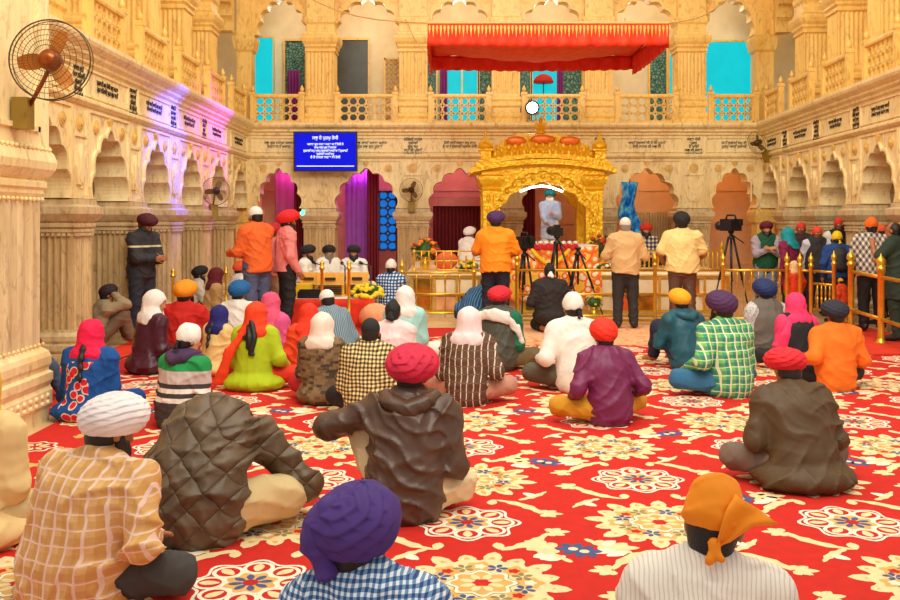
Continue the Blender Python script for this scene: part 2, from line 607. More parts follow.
# ambulatory and gallery back walls
def backing(name, Mw, u0, u1, y, mats):
    mb = MB()
    mb.M = Mw
    mb.box(u0, u1, y, y + .15, 0, 3.5)
    mb.mi = 1
    mb.box(u0, u1, y, y + .15, 3.5, 8.0)
    mb.box(u0, u1, .3, y, 8.0, 8.1)
    mb.mi = 0
    for z in (.5, 1.5, 2.3):
        mb.box(u0, u1, y - .03, y, z, z + .06)
    return tag(mb.build(name, mats), None, None, None, 'structure')
M['gallery'] = plain('pale_gallery_plaster', (240, 226, 190), .7, 0, .08, 3)
M['inner_back'] = plain('rose_beige_plaster', (226, 178, 132), .7, 0, .08, 3)
backing('wall_behind_back_arcade', M_BACK, XL - 2.4, XR + 2.4, 2.3, [M['inner_back'], M['gallery']])
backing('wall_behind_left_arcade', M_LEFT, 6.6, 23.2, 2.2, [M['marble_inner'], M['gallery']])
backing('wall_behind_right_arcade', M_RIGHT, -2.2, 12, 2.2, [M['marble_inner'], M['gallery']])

# floor
fm = MB()
fm.box(-7.5, 10, -1.5, 24, -.12, 0)
tag(fm.build('floor', marble('floor_marble', (226, 190, 140), (206, 160, 110), (160, 110, 70), .8)), None, None, None, 'structure')

# big near pier on the left
pm = MB()
pc = (-3.99, 6.75, 0)
hx, hy = .71, .85
pm.rect_lathe([(.05, 0), (.05, .11), (.07, .14), (.07, .25), (.05, .28), (.06, .3), (.075, .33), (.075, .39), (.05, .41), (.05, .43), (.065, .46), (.065, .52), (.05, .56), (.02, .59), (.0, .61)], hx, hy, pc)
pm.mi = 1
pm.fluted(hx, hy, .61, 1.79, (pc[0], pc[1]), .21, .012)
pm.mi = 0
pm.rect_lathe([(0, 1.79), (.02, 1.82), (.02, 1.85), (.04, 1.87), (.04, 1.91), (.02, 1.93), (.05, 1.95), (.09, 2.01), (.10, 2.07), (.08, 2.14), (.06, 2.16), (.06, 2.2)], hx, hy, pc)
pm.rect_lathe([(.05, 2.2), (.05, 7.6)], hx, hy, pc)
for k in range(24):
    t = -hy + .03 + k * .073
    for z, s, g in ((1.775, .02, .012), (2.17, .018, .075), (.62, .016, .02)):
        pm.ball((pc[0] + hx + g, pc[1] + t, z), s, 6, 4)
# carved leaf frieze on the plinth
for k in range(17):
    t = -hy + k * .105
    for zz in (.16, .215):
        pm.ball((pc[0] + hx + .07, pc[1] + t, zz), (.02, .032, .024), 6, 4)
# flat raised borders on the upper block
for z0, z1 in ((2.3, 2.34), (3.5, 3.55)):
    pm.box(pc[0] + hx + .04, pc[0] + hx + .075, pc[1] - hy, pc[1] + hy - .16, z0, z1)
pm.box(pc[0] + hx + .04, pc[0] + hx + .075, pc[1] + hy - .2, pc[1] + hy - .15, 2.3, 7.4)
tag(pm.build('pillar', [M['marble_wall'], M['marble_pillar']]), 'massive near marble pier at the left edge, carrying the big fan', None, None, 'structure')

# ---- balustrades of the gallery
def lattice(mb, x0, x1, z0, z1, c, t, y0, y1):
    nx, nz = max(1, round((x1 - x0) / c)), max(1, round((z1 - z0) / c))
    cx, cz = (x1 - x0) / nx, (z1 - z0) / nz
    k = .29
    for i in range(nx):
        for j in range(nz):
            ax, az = x0 + i * cx, z0 + j * cz
            P = [(ax + k * cx, az), (ax + (1 - k) * cx, az), (ax + cx, az + k * cz), (ax + cx, az + (1 - k) * cz),
                 (ax + (1 - k) * cx, az + cz), (ax + k * cx, az + cz), (ax, az + (1 - k) * cz), (ax, az + k * cz)]
            for a, b in ((1, 2), (3, 4), (5, 6), (7, 0), (0, 1), (2, 3)):
                mb.bar((P[a][0], (y0 + y1) / 2, P[a][1]), (P[b][0], (y0 + y1) / 2, P[b][1]), t, y1 - y0)

def balustrade(Mw, u0, u1, y, label, solid=None):
    r = empty('balustrade')
    tag(r, label, 'balustrade', 'openwork balustrades of the upper gallery')
    r.matrix_world = Mw @ Matrix.Translation(((u0 + u1) / 2, y, 3.73))
    h = (u1 - u0) / 2
    mb = MB()
    s0 = h if solid is None else solid
    lattice(mb, -h + .1, h - .1, .05, .58, .18, .042, -.02, .02)
    mb.box(-h + .06, h - .06, -.03, .03, 0, .06)
    mb.box(-h + .06, -h + .11, -.03, .03, 0, .6)
    mb.box(h - .11, h - .06, -.03, .03, 0, .6)
    mb.build('lattice_panel', M['marble_up'], r)
    rb = MB()
    rb.sweep([(-.05, .57), (-.06, .6), (-.05, .65), (.05, .65), (.06, .6), (.05, .57)], -h + .04, h - .04)
    rb.build('handrail', M['marble_up'], r)
    for s in (-1, 1):
        pb = MB()
        pb.rect_lathe([(.01, 0), (.01, .06), (0, .07), (0, .62), (.012, .64), (.012, .69), (0, .7)], .055, .055, (s * (h - .03), 0, 0))
        pb.lathe([(.02, .70), (.045, .74), (.045, .78), (.02, .82), (.005, .86)], (s * (h - .03), 0, 0), 8)
        pb.build('post', M['marble_up'], r)
    return r

yb = .02
edges = [XL + .1] + PB + [XR - .1]
where_b = ['in the left corner, left of the blue screen', 'above the right half of the blue screen', 'left of the golden throne canopy, before teal windows',
           'straight above the golden throne canopy', 'right of the golden throne canopy, mostly dark behind', 'in the right corner, glowing teal behind']
for i in range(6):
    a, b = edges[i] + (.36 if i else .0), edges[i + 1] - (.36 if i < 5 else 0.02)
    balustrade(M_BACK, a, b, yb, 'openwork balustrade of the back gallery ' + where_b[i])
for i, (a, b) in enumerate(zip(PL + [], [21.0] + PL)):
    if i > 4: break
    balustrade(M_LEFT, a + .36, b - (.36 if i else .2), yb, 'openwork balustrade of the left gallery, %s from the back corner' % ORD[i])
for i, (a, b) in enumerate(zip([.0] + PR, PR)):
    if i > 4: break
    balustrade(M_RIGHT, a + (.36 if i else .2), b - .36, yb, 'openwork balustrade of the right gallery, %s from the back corner' % ORD[i])
# ================================================================== CARPET
def n_sock(): pass
CP = [plain('carpet_red', (204, 24, 2), .9, 0, .08, 14, .3, 260), plain('carpet_cream', (240, 216, 160), .9, 0, .08, 14, .3, 260),
      plain('carpet_gold', (226, 172, 92), .9, 0, .1, 14, .3, 260), plain('carpet_blue', (70, 86, 134), .9, 0, .15, 14, .3, 260),
      plain('carpet_crimson', (190, 22, 14), .9, 0, .1, 14, .3, 260), plain('carpet_ivory', (248, 238, 210), .9, 0, .06, 14, .3, 260),
      plain('carpet_olive', (150, 130, 84), .9, 0, .1, 14, .3, 260)]
RED, CREAM, GOLDC, BLUE, CRIM, IVORY, OLIVE = range(7)
cb = MB()
def flat(pts, mi, lev, cx, cy):
    cb.mi = mi
    z = .012 + lev * .0004 + (len(cb.F) % 97) * .000004
    b = len(cb.V)
    cb.V.extend((cx + x, cy + y, z) for x, y in pts)
    cb.F.append(tuple(range(b, b + len(pts))))
    cb.MI.append(mi)
    cb.S.append(False)
def fanpoly(rf, n, mi, lev, cx, cy, sx=1, sy=1):
    pts = []
    for k in range(n):
        a = 2 * PI * k / n
        r = rf(a)
        pts.append((r * math.cos(a) * sx, r * math.sin(a) * sy))
    # triangulate around the centre (star shaped)
    z = .012 + lev * .0004 + (len(cb.F) % 97) * .000004
    b = len(cb.V)
    cb.V.append((cx, cy, z))
    cb.V.extend((cx + x, cy + y, z) for x, y in pts)
    for k in range(n):
        cb.F.append((b, b + 1 + k, b + 1 + (k + 1) % n))
        cb.MI.append(mi)
        cb.S.append(False)
def petal(cx, cy, ang, r0, r1, w, mi, lev, sharp=1.0):
    ca, sa = math.cos(ang), math.sin(ang)
    pts = []
    for t, ww in ((0, .25), (.3, .8), (.6, 1), (.85, .65), (1, .0), (.85, -.65), (.6, -1), (.3, -.8), (0, -.25)):
        r = r0 + (r1 - r0) * t
        q = ww * w
        pts.append((r * ca - q * sa, r * sa + q * ca))
    flat(pts[::-1], mi, lev, cx, cy)
def crescent(cx, cy, R, a0, a1, w, mi, lev, ox=0, oy=0):
    n = 9
    o, i = [], []
    for k in range(n + 1):
        t = k / n
        a = a0 + (a1 - a0) * t
        th = w * (math.sin(PI * min(1, t * .9 + .1)) ** .7) * (1 + .25 * math.sin(t * 22))
        o.append((ox + (R + th * .5) * math.cos(a), oy + (R + th * .5) * math.sin(a)))
        i.append((ox + (R - th * .5) * math.cos(a), oy + (R - th * .5) * math.sin(a)))
    for k in range(n):
        q = [o[k], i[k], i[k + 1], o[k + 1]]
        if a1 > a0: q = q[::-1]
        flat(q, mi, lev, cx, cy)
def sprig(cx, cy, ang, L, mi, lev):
    for da, l in ((0, 1), (.6, .8), (-.6, .8), (1.2, .55), (-1.2, .55)):
        petal(cx, cy, ang + da, .01, L * l, L * .2, mi, lev)
def rosette(cx, cy):
    S = .98
    fanpoly(lambda a: .27 * S * (1 + .10 * math.cos(8 * a)), 64, IVORY, 1, cx, cy)
    fanpoly(lambda a: .252 * S * (1 + .10 * math.cos(8 * a)), 64, CRIM, 2, cx, cy)
    for k in range(8):
        a = 2 * PI * k / 8
        fanpoly(lambda t: .075 * S, 14, IVORY, 3, cx + .185 * S * math.cos(a), cy + .185 * S * math.sin(a))
        fanpoly(lambda t: .055 * S, 14, RED, 4, cx + .185 * S * math.cos(a), cy + .185 * S * math.sin(a))
        petal(cx, cy, a, .14 * S, .235 * S, .026 * S, CREAM, 5)
    fanpoly(lambda a: .13 * S * (1 + .12 * math.cos(8 * a + PI)), 48, IVORY, 6, cx, cy)
    fanpoly(lambda a: .112 * S * (1 + .12 * math.cos(8 * a + PI)), 48, GOLDC, 7, cx, cy)
    for k in range(8): petal(cx, cy, 2 * PI * k / 8 + .2, .03, .1 * S, .018, BLUE, 8)
    fanpoly(lambda a: .036 * S, 14, CRIM, 9, cx, cy)
    for q in range(4):
        a = PI / 4 + q * PI / 2
        s = 1 if q % 2 else -1
        crescent(cx, cy, .44, a - .42, a + .42, .062, CREAM, 1)
        ex, ey = .44 * math.cos(a + s * .42), .44 * math.sin(a + s * .42)
        sprig(cx + ex, cy + ey, a + s * .9, .12, CREAM, 2)
        ex, ey = .44 * math.cos(a - s * .42), .44 * math.sin(a - s * .42)
        petal(cx + ex, cy + ey, a + PI * .8 * s, 0, .1, .03, CREAM, 2)
def burst(cx, cy):
    for k in range(16):
        a = 2 * PI * (k + .5) / 16
        petal(cx, cy, a, .22, .40 if k % 2 else .36, .045, CREAM, 1)
        petal(cx, cy, a, .24, .33, .016, GOLDC, 2)
    fanpoly(lambda a: .275 * (1 + .07 * abs(math.sin(8 * a)) ** .5), 96, CREAM, 2, cx, cy, 1.08, 1)
    for k in range(8):
        a = 2 * PI * k / 8
        fanpoly(lambda t: .058 * (1 + .2 * math.cos(5 * t)), 20, GOLDC, 3, cx + .215 * math.cos(a), cy + .2 * math.sin(a))
        fanpoly(lambda t: .026 * (1 + .2 * math.cos(5 * t)), 20, RED if k % 2 else IVORY, 4, cx + .215 * math.cos(a), cy + .2 * math.sin(a))
        a += .39
        for j in range(5):
            petal(cx + .2 * math.cos(a), cy + .19 * math.sin(a), 2 * PI * j / 5 + a, .008, .052, .014, BLUE if k % 2 else OLIVE, 4)
    for q in range(4):
        a = PI / 4 + q * PI / 2
        crescent(cx, cy, .50, a - .25, a + .25, .045, CREAM, 1)
        petal(cx, cy, a, .41, .50, .03, IVORY, 1)
    fanpoly(lambda a: .145 * (1 + .12 * math.cos(8 * a)), 48, OLIVE, 3, cx, cy, 1.05, 1)
    fanpoly(lambda a: .138 * (1 + .12 * math.cos(8 * a)), 48, IVORY, 4, cx, cy, 1.05, 1)
    fanpoly(lambda a: .12 * (1 + .12 * math.cos(8 * a)), 48, GOLDC, 5, cx, cy, 1.05, 1)
    for k in range(8): petal(cx, cy, 2 * PI * k / 8 + .39, .03, .105, .02, CREAM, 6)
    fanpoly(lambda a: .04 * (1 + .15 * math.cos(6 * a)), 24, RED, 7, cx, cy)
def blueflower(cx, cy):
    for k in range(6): petal(cx, cy, 2 * PI * k / 6, .01, .09, .026, BLUE, 1)
    fanpoly(lambda a: .025, 10, CREAM, 2, cx, cy)
    for s in (0, PI):
        sprig(cx + .13 * math.cos(s), cy + .05, s, .15, CREAM, 1)
        petal(cx + .1 * math.cos(s), cy - .06, s + .5, 0, .12, .035, IVORY, 1)
CX0, CX1, CY0, CY1 = -3.12, 6.1, 1.0, 14.05
cb.mi = RED
cb.box(CX0, CX1, CY0, CY1, .001, .012)
cb.box(-3.75, CX0, 7.85, CY1, .001, .012)
DXC, DYC = 1.02, .836
for j in range(-4, 10):
    for i in range(-5, 7):
        x = .09 + i * DXC + (.05 if j % 2 else 0)
        y = 5.03 + j * DYC
        if not ((CX0 + .5 if y < 8.3 else -3.5) < x < CX1 - .5 and CY0 + .5 < y < CY1 - .45): continue
        if abs(x) > .52 * y + 1.6: continue
        (rosette if (i + j) % 2 == 0 else burst)(x, y)
        if x + DXC < CX1 - .3: blueflower(x + DXC / 2, y + (.40 if (i + j) % 2 else -.40))
for j in range(0, 5):
    y = 5.03 + j * DYC
    fanpoly(lambda a: .15 * (1 + .10 * math.cos(8 * a)), 48, IVORY, 1, -2.93, y)
    fanpoly(lambda a: .13 * (1 + .10 * math.cos(8 * a)), 48, GOLDC if j % 2 else CRIM, 2, -2.93, y)
    for k in range(8): petal(-2.93, y, 2 * PI * k / 8, .03, .11, .02, CREAM, 3)
    blueflower(-2.46, y + (.4 if j % 2 else -.4))
    sprig(-2.55, y, .6, .14, CREAM, 1)
    sprig(-2.7, y + .3, 2.2, .12, GOLDC, 1)
carpet = cb.build('carpet', CP)
tag(carpet, 'huge red carpet with cream, gold and blue floral medallions over the hall floor', 'carpet')

def mat_thing(name, x0, x1, y0, y1, z, m, label, cat):
    mb = MB()
    mb.box(x0, x1, y0, y1, z, z + .012)
    return tag(mb.build(name, m), label, cat)
n = NT('peach_mat', .9)
n.color(n.ramp(n.voronoi(9), [(.0, s2l((236, 150, 96))), (.5, s2l((242, 190, 140))), (.9, s2l((232, 120, 70)))]))
n.bump(n.noise(200), .2, .01)
mat_thing('floor_mat', .9, 3.6, 12.05, 14.28, .015, n.m, 'plain peach coloured mat laid before the brass railing, behind the red carpet', 'mat')
mat_thing('floor_runner', -4.16, -3.78, 9.6, 13.0, .016, M['red_cloth'], 'plain red runner along the foot of the left pillars', 'runner')
mat_thing('floor_runner', 4.75, 6.15, 11.2, 14.29, .016, M['red_cloth'], 'plain red runner under the queue behind the right brass rails', 'runner')

# ================================================================== FANS
def make_fan(name, r, label, group=None, cmats=None):
    """axis along local -y, origin at hub"""
    root = empty(name)
    tag(root, label, 'fan', group)
    wm_, bm_, hm_ = cmats
    g = MB()
    R2 = [r * k for k in (1, .86, .72, .58, .45, .33)]
    for i, rr in enumerate(R2):
        yy = -.015 - .085 * (1 - (rr / r) ** 2) ** .5 * r / .31
        pts = [(rr * math.cos(2 * PI * k / 40), yy, rr * math.sin(2 * PI * k / 40)) for k in range(41)]
        g.tube(pts, (.0065 if i == 0 else .0028) * r / .31, 5, False)
    for k in range(48):
        a = 2 * PI * k / 48
        pts = []
        for t in (1, .8, .6, .4, .22):
            rr = r * t
            pts.append((rr * math.cos(a + (1 - t) * .25), -.015 - .085 * (1 - t * t) ** .5 * r / .31, rr * math.sin(a + (1 - t) * .25)))
        g.tube(pts, .0016 * r / .31, 4, False)
    pts = [(r * math.cos(2 * PI * k / 40), .05 * r / .31, r * math.sin(2 * PI * k / 40)) for k in range(41)]
    g.tube(pts, .004 * r / .31, 5, False)
    g.build('guard', wm_, root)
    for b in range(3):
        a0 = 2 * PI * b / 3 + .9 + .25
        mb = MB()
        vs, fs = [], []
        for i in range(7):
            t = i / 6
            rr = r * (.18 + .62 * t)
            wid = r * (.08 + .12 * math.sin(PI * min(1, t * .75 + .15)))
            for s in (-1, 0, 1):
                x, z, y = rr, s * wid, s * r * .06 + .0
                vs.append((x * math.cos(a0) - z * math.sin(a0), y, x * math.sin(a0) + z * math.cos(a0)))
        m = len(vs)
        vs += [(v[0], v[1] + .006, v[2]) for v in vs]
        for i in range(6):
            for s in (0, 1):
                q = (i * 3 + s, i * 3 + s + 1, (i + 1) * 3 + s + 1, (i + 1) * 3 + s)
                fs.append(q)
                fs.append(tuple(m + k for k in reversed(q)))
        mb.add(vs, fs, True)
        mb.build('blade', bm_, root)
    h = MB()
    h.M = Matrix.Rotation(PI / 2, 4, 'X')
    h.lathe([(.0, .10 * r / .31), (r * .12, .095 * r / .31), (r * .24, .06 * r / .31), (r * .28, .02), (r * .28, -.02), (r * .22, -.10), (r * .1, -.14), (0, -.145)], (0, 0, 0), 20)
    h.build('hub', hm_, root)
    return root
FM = [M['wire'], M['bronze'], M['bronze_hub']]
GM = [plain('olive_wire', (120, 96, 44), .5, .4), plain('olive_blade', (120, 90, 40), .5, .2), plain('dark_hub', (66, 46, 24), .5, .3)]
f = make_fan('wall_fan', .288, 'big bronze bladed wall fan with round wire guard on the near left pier', None, FM)
f.location = (wx(50.5, 6.85), 6.85, wz(60, 6.85))
f.rotation_euler = (0, 0, .05)
a = MB()
a.tube([(-.01, .05, -.02), (-.10, .10, -.16), (-.22, .2, -.30)], .016, 8)
a.build('arm', M['bronze_hub'], f)
a = MB()
a.box(-.33, -.215, .13, .27, -.48, -.25)
a.box(-.24, -.23, .12, .135, -.40, -.36)
a.build('control_box', M['box_olive'], f)
def small_fan(loc, rz, label, tilt=0.0):
    f = make_fan('wall_fan', .25, label, 'small wall fans', GM)
    f.location = loc
    f.rotation_euler = (tilt, 0, rz)
    b = MB()
    b.tube([(0, .05, -.02), (.0, .14, -.14), (0, .2, -.26)], .018, 8)
    b.box(-.07, .07, .1, .24, -.48, -.24)
    b.build('bracket', M['box_olive'], f)
    return f
small_fan((wx(216, 17.0), 17.0, wz(191, 17.0)), .5, 'small caged fan high on the left arcade, above the seated pair')
small_fan((wx(411.5, 20.75), 20.62, wz(190, 20.7)), 0, 'small caged fan on the back wall pillar, right of the blue screen')
small_fan((wx(757, 20.2), 20.2, wz(143, 20.2)), -1.15, 'dark caged fan high in the right back corner, turned side on', .35)

# ================================================================== SCREEN
tv = empty('television', (wx(325.5, 20.55), 20.55, wz(151.5, 20.55)))
tag(tv, 'flat blue television screen with white lettering on the back wall', 'television')
tv.rotation_euler = (.06, 0, 0)
b = MB()
b.box(-.69, .69, -.02, .05, -.43, .43)
b.box(-.2, .2, .05, .3, -.15, .15)
b.build('casing', M['black'], tv)
b = MB()
b.box(-.655, .655, -.026, -.019, -.40, .395)
scn = b.build('display', M['screen'], tv)
b = MB()
b.box(-.62, .62, -.03, -.027, -.325, -.305)
b.build('status_bar', M['screen_text'], scn)
rng = random.Random(4)
for z, n_, s in ((.29, 20, .095), (.155, 34, .062), (.085, 22, .062), (.015, 38, .062), (-.055, 18, .062), (-.125, 24, .072)):
    put_mesh(text_mesh([line_of(rng, n_ - 3)], s, .002), 'lettering', M['screen_text'], scn, Matrix.Translation((0, -.03, z)))

# ================================================================== RED CANOPY CLOTH
cn = empty('cloth_canopy', (wx(548, 15), 15, 4.72))
tag(cn, 'orange red ceremonial cloth canopy hung high over the shrine', 'canopy')
nm = NT('orange_silk', .65)
nm.color(nm.ramp(nm.noise(7, 4), [(.3, s2l((226, 52, 14))), (.7, s2l((246, 84, 24)))]))
nm.bump(nm.noise(9, 4), .3, .02)
nt = NT('scarlet_silk', .65)
nt.color(nt.ramp(nt.noise(7, 4), [(.3, s2l((232, 40, 10))), (.7, s2l((248, 70, 18)))]))
ng = plain('gold_trim', (248, 170, 60), .5, .2, .3, 30)
hw, dp = 1.9, 3.0
def cloth_grid(fn, nu, nv, mat, name, par, th=.012, mats=None):
    vs = [fn(i / nu, j / nv) for j in range(nv + 1) for i in range(nu + 1)]
    fs = [(j * (nu + 1) + i, j * (nu + 1) + i + 1, (j + 1) * (nu + 1) + i + 1, (j + 1) * (nu + 1) + i) for j in range(nv) for i in range(nu)]
    mb = MB()
    mb.add(vs, fs, True)
    o = mb.build(name, mat, par)
    so = o.modifiers.new('thickness', 'SOLIDIFY')
    so.thickness = th
    return o
cloth_grid(lambda u, v: ((u * 2 - 1) * hw, v * dp, -.30 * math.sin(PI * u) * math.sin(PI * v) ** .7 - .04 * math.sin(u * 40) * .3), 40, 16, nm.m, 'ceiling_cloth', cn)
def val(x0, y0, x1, y1, h, nm_, sag=.0):
    cloth_grid(lambda u, v: (x0 + (x1 - x0) * u + .018 * math.sin(u * 70) * v * (y1 != y0), y0 + (y1 - y0) * u + .03 * math.sin(u * 75) * v, -h * v - .03 * math.sin(PI * u) - .02 * abs(math.sin(u * 60)) * v), 120, 5, nt.m, nm_, cn)
val(-hw, 0, hw, 0, .34, 'valance')
val(-hw, dp, hw, dp, .26, 'valance')
val(-hw, 0, -hw, dp, .36, 'valance')
val(hw, 0, hw, dp, .36, 'valance')
t = MB()
for k in range(64):
    x = -hw + .03 + k * (2 * hw - .06) / 63
    t.poly([(x - .018, -.09), (x - .010, -.05), (x + .010, -.05), (x + .018, -.09), (x, -.2 - .05 * (k % 2))], -.05, -.035)
t.build('tassel_trim', ng, cn)
t = MB()
t.sweep([(-.02, -.015), (-.02, .02), (.02, .02), (.02, -.015)], -hw, hw)
t.build('rod', plain('pale_cord', (226, 180, 110), .7), cn)
def cord(label, a, b, r=.012):
    mb = MB()
    A, B = Vector(a), Vector(b)
    mb.tube([A.lerp(B, k / 8) + Vector((0, 0, -.25 * math.sin(PI * k / 8) * (A - B).length / 6)) for k in range(9)], r, 5)
    tag(mb.build('cord', plain('pale_cord', (226, 180, 110), .7)), label, 'cord', 'cords of the cloth canopy')
cx0 = wx(548, 15)
cord('cord from the left front corner of the red canopy to the gallery', (cx0 - hw, 15, 4.72), (-3.9, 20.9, 7.0))
cord('cord from the right front corner of the red canopy to the gallery', (cx0 + hw, 15, 4.72), (6.4, 20.6, 6.9))
cord('cord from the left rear corner of the red canopy to the back wall', (cx0 - hw, 18, 4.72), (-1.0, 21.2, 6.1))
cord('cord from the right rear corner of the red canopy to the back wall', (cx0 + hw, 18, 4.72), (3.9, 21.2, 6.1))
# ================================================================== ARCH BACKDROPS: curtains, lit screens, gallery windows
def curtain(x0, x1, y, z0, z1, mat, label, folds=9, amp=.035, kind='curtain'):
    o = cloth_grid(lambda u, v: (x0 + (x1 - x0) * u, y + amp * math.sin(u * folds * 2 * PI) * (.5 + .5 * v), z1 + (z0 - z1) * v), folds * 8, 6, mat, kind, None, .012)
    return tag(o, label, 'curtain')
def hexscreen(name, x0, x1, y, z0, z1, c, t, lit, bar, label, cat):
    r = empty(name, ((x0 + x1) / 2, y, z0))
    tag(r, label, cat)
    h, H = (x1 - x0) / 2, z1 - z0
    mb = MB()
    lattice(mb, -h, h, 0, H, c, t, -.02, .02)
    for a, b, p, q in ((-h, h, 0, .04), (-h, h, H - .04, H), (-h, -h + .04, 0, H), (h - .04, h, 0, H)):
        mb.box(a, b, -.03, .03, p, q)
    mb.build('lattice', bar, r)
    mb = MB()
    mb.box(-h, h, .05, .06, 0, H)
    mb.build('glass', lit, r)
    return r
bluebar = plain('navy_frame', (14, 40, 96), .5)
hexscreen('lattice_screen', bx(376), bx(393) + .05, 21.75, .9, wz(191, 21.8), .2, .035, M['blue_lit'], bluebar, 'glowing blue ring patterned lattice screen in the second back arch', 'screen')
hexscreen('lattice_screen', bx(298), bx(304), 21.85, .9, wz(212, 21.8), .14, .03, M['teal_lit'], bluebar, 'sliver of teal lattice screen at the edge of the first back arch', 'screen')
curtain(bx(289), bx(300), 21.7, .1, 2.75, M['maroon'], 'maroon curtain in the first back arch, behind the man in the pink shirt', 4)
curtain(bx(262), bx(287), 22.6, .1, 2.9, curtain_mat('mauve_drape', (190, 92, 130)), 'dusky mauve drape filling the first back arch', 3, .01)
curtain(bx(338), bx(364), 22.4, 0.1, 2.85, curtain_mat('lilac_drape', (176, 96, 190)), 'lilac drape in the left half of the second back arch', 5, .03)
curtain(bx(364), bx(376), 21.75, .1, 2.8, M['maroon'], 'maroon curtain left of the blue lattice screen', 4)
curtain(bx(394.5), bx(401), 21.7, .1, 2.0, M['maroon'], 'maroon curtain right of the blue lattice screen', 3)
curtain(bx(432), bx(486), 22.2, .1, wz(206, 22), plain('dark_red_curtain', (112, 22, 30), .75), 'wide dark red curtain closing the third back arch, behind the granthi', 14, .04)
b = MB()
b.box(bx(430), bx(488), 22.1, 22.24, wz(206, 22), wz(197, 22))
tag(b.build('lintel_beam', plain('pink_beam', (226, 150, 140), .6)), 'pale pink beam above the dark red curtain', 'beam')
curtain(bx(519), bx(538), 21.8, .1, 2.7, M['maroon'], 'maroon curtain seen through the golden throne arch', 5)
curtain(bx(628), bx(636), 21.7, .1, 2.6, M['maroon'], 'maroon curtain at the left of the fifth back arch', 3)
curtain(bx(637), bx(688), 22.4, .1, wz(212, 22.4), plain('brown_hanging', (170, 142, 96), .7), 'brown ribbed hanging in the fifth back arch', 18, .02)
curtain(bx(708), bx(716), 21.7, .1, 1.9, M['maroon'], 'maroon curtain at the left of the sixth back arch', 3)
# shiny blue draped sheet in the fifth arch
n = NT('blue_foil', .25)
n.color(n.ramp(n.noise(6, 4), [(.3, s2l((10, 70, 170))), (.5, s2l((14, 140, 225))), (.68, s2l((130, 230, 245)))]))  # cyan parts: blue lamp light on the sheet put into its colour
n.bump(n.noise(9, 3), .6, .04)
cloth = cloth_grid(lambda u, v: (bx(621) + .05 * math.sin(v * 9) - .05 + (.36 - .08 * math.sin(v * 7)) * u, 20.75 + .05 * math.sin(u * 12 + v * 6), wz(182, 20.8) - 1.3 * v), 16, 24, n.m, 'draped_sheet', None, .01)
tag(cloth, 'shiny crumpled blue plastic sheet hung at the fifth back arch', 'sheet')

dark_lat = plain('dark_screen_bar', (64, 66, 62), .5)
dark_gl = plain('dark_grey_glass', (70, 76, 76), .25)
patt = NT('patterned_teal_screen', .5)
pv = patt.voronoi(13, patt.mapping((1, 1, 1)), 'DISTANCE_TO_EDGE')
patt.color(patt.ramp(pv, [(.03, s2l((30, 34, 34))), (.10, s2l((40, 130, 128))), (.3, s2l((120, 150, 120)))]))
def gwin(px0, px1, py0, py1, mat, label, Y=23.15, frame_mat=None, bars=0):
    r = empty('window', ((wx(px0, Y) + wx(px1, Y)) / 2, Y, wz(py1, Y)))
    r['kind'] = 'structure'
    r['label'] = label
    h, H = (wx(px1, Y) - wx(px0, Y)) / 2, wz(py0, Y) - wz(py1, Y)
    mb = MB()
    mb.box(-h, h, .02, .04, 0, H)
    mb.build('pane', mat, r)
    mb = MB()
    for a, b, p, q in ((-h - .04, h + .04, -.04, .02), (-h - .04, h + .04, H, H + .05), (-h - .04, -h, 0, H), (h, h + .04, 0, H)):
        mb.box(a, b, -.02, .05, p, q)
    for k in range(bars):
        x = -h + 2 * h * (k + 1) / (bars + 1)
        mb.box(x - .02, x + .02, -.02, .03, 0, H)
    mb.build('window_frame', frame_mat or M['marble_up'], r)
    return r
GY = 23.15
gwin(254, 273, 38, 128, M['teal_lit'], 'tall glowing teal window in the left corner of the gallery')
gwin(285, 305, 41, 128, patt.m, 'dark teal patterned window left of the second gallery pillar')
gwin(334, 368, 40, 128, M['darkscr'] if 'darkscr' in M else dark_gl, 'dark grey glazed gallery window above the blue screen')
gwin(425, 436, 36, 128, patt.m, 'narrow patterned teal window at the left of the canopy gallery bay')
gwin(446, 478, 60, 128, M['teal_lit'], 'glowing teal window behind the gallery balustrade, left of the lamp', bars=1)
gwin(479, 500, 62, 128, patt.m, 'patterned teal screen right of the teal gallery window')
gwin(518, 531, 62, 128, patt.m, 'patterned teal screen behind the white flood lamp')
gwin(532, 558, 66, 128, M['teal_lit'], 'glowing teal window with the red parasol in it')
gwin(562, 586, 66, 128, patt.m, 'patterned screen right of the red parasol')
gwin(650, 668, 43, 128, patt.m, 'speckled green patterned screen right of the red canopy')
gwin(668, 676, 43, 128, M['teal_lit'], 'thin glowing teal window strip beside the fifth gallery pillar')
gwin(706, 752, 42, 128, M['teal_lit'], 'broad glowing teal window in the right corner of the gallery', bars=0)
curtain(wx(287, 22.9), wx(299, 22.9), 22.95, 3.7, wz(70, 22.9), M['purple_cur'], 'purple curtain in the gallery bay left of the blue screen', 4)
curtain(wx(440, 22.9), wx(447, 22.9), 22.95, 3.7, wz(62, 22.9), M['purple_cur'], 'purple curtain left of the teal gallery window', 3)
curtain(wx(557, 22.9), wx(563, 22.9), 22.95, 3.7, wz(62, 22.9), M['purple_cur'], 'purple curtain right of the red parasol window', 3)
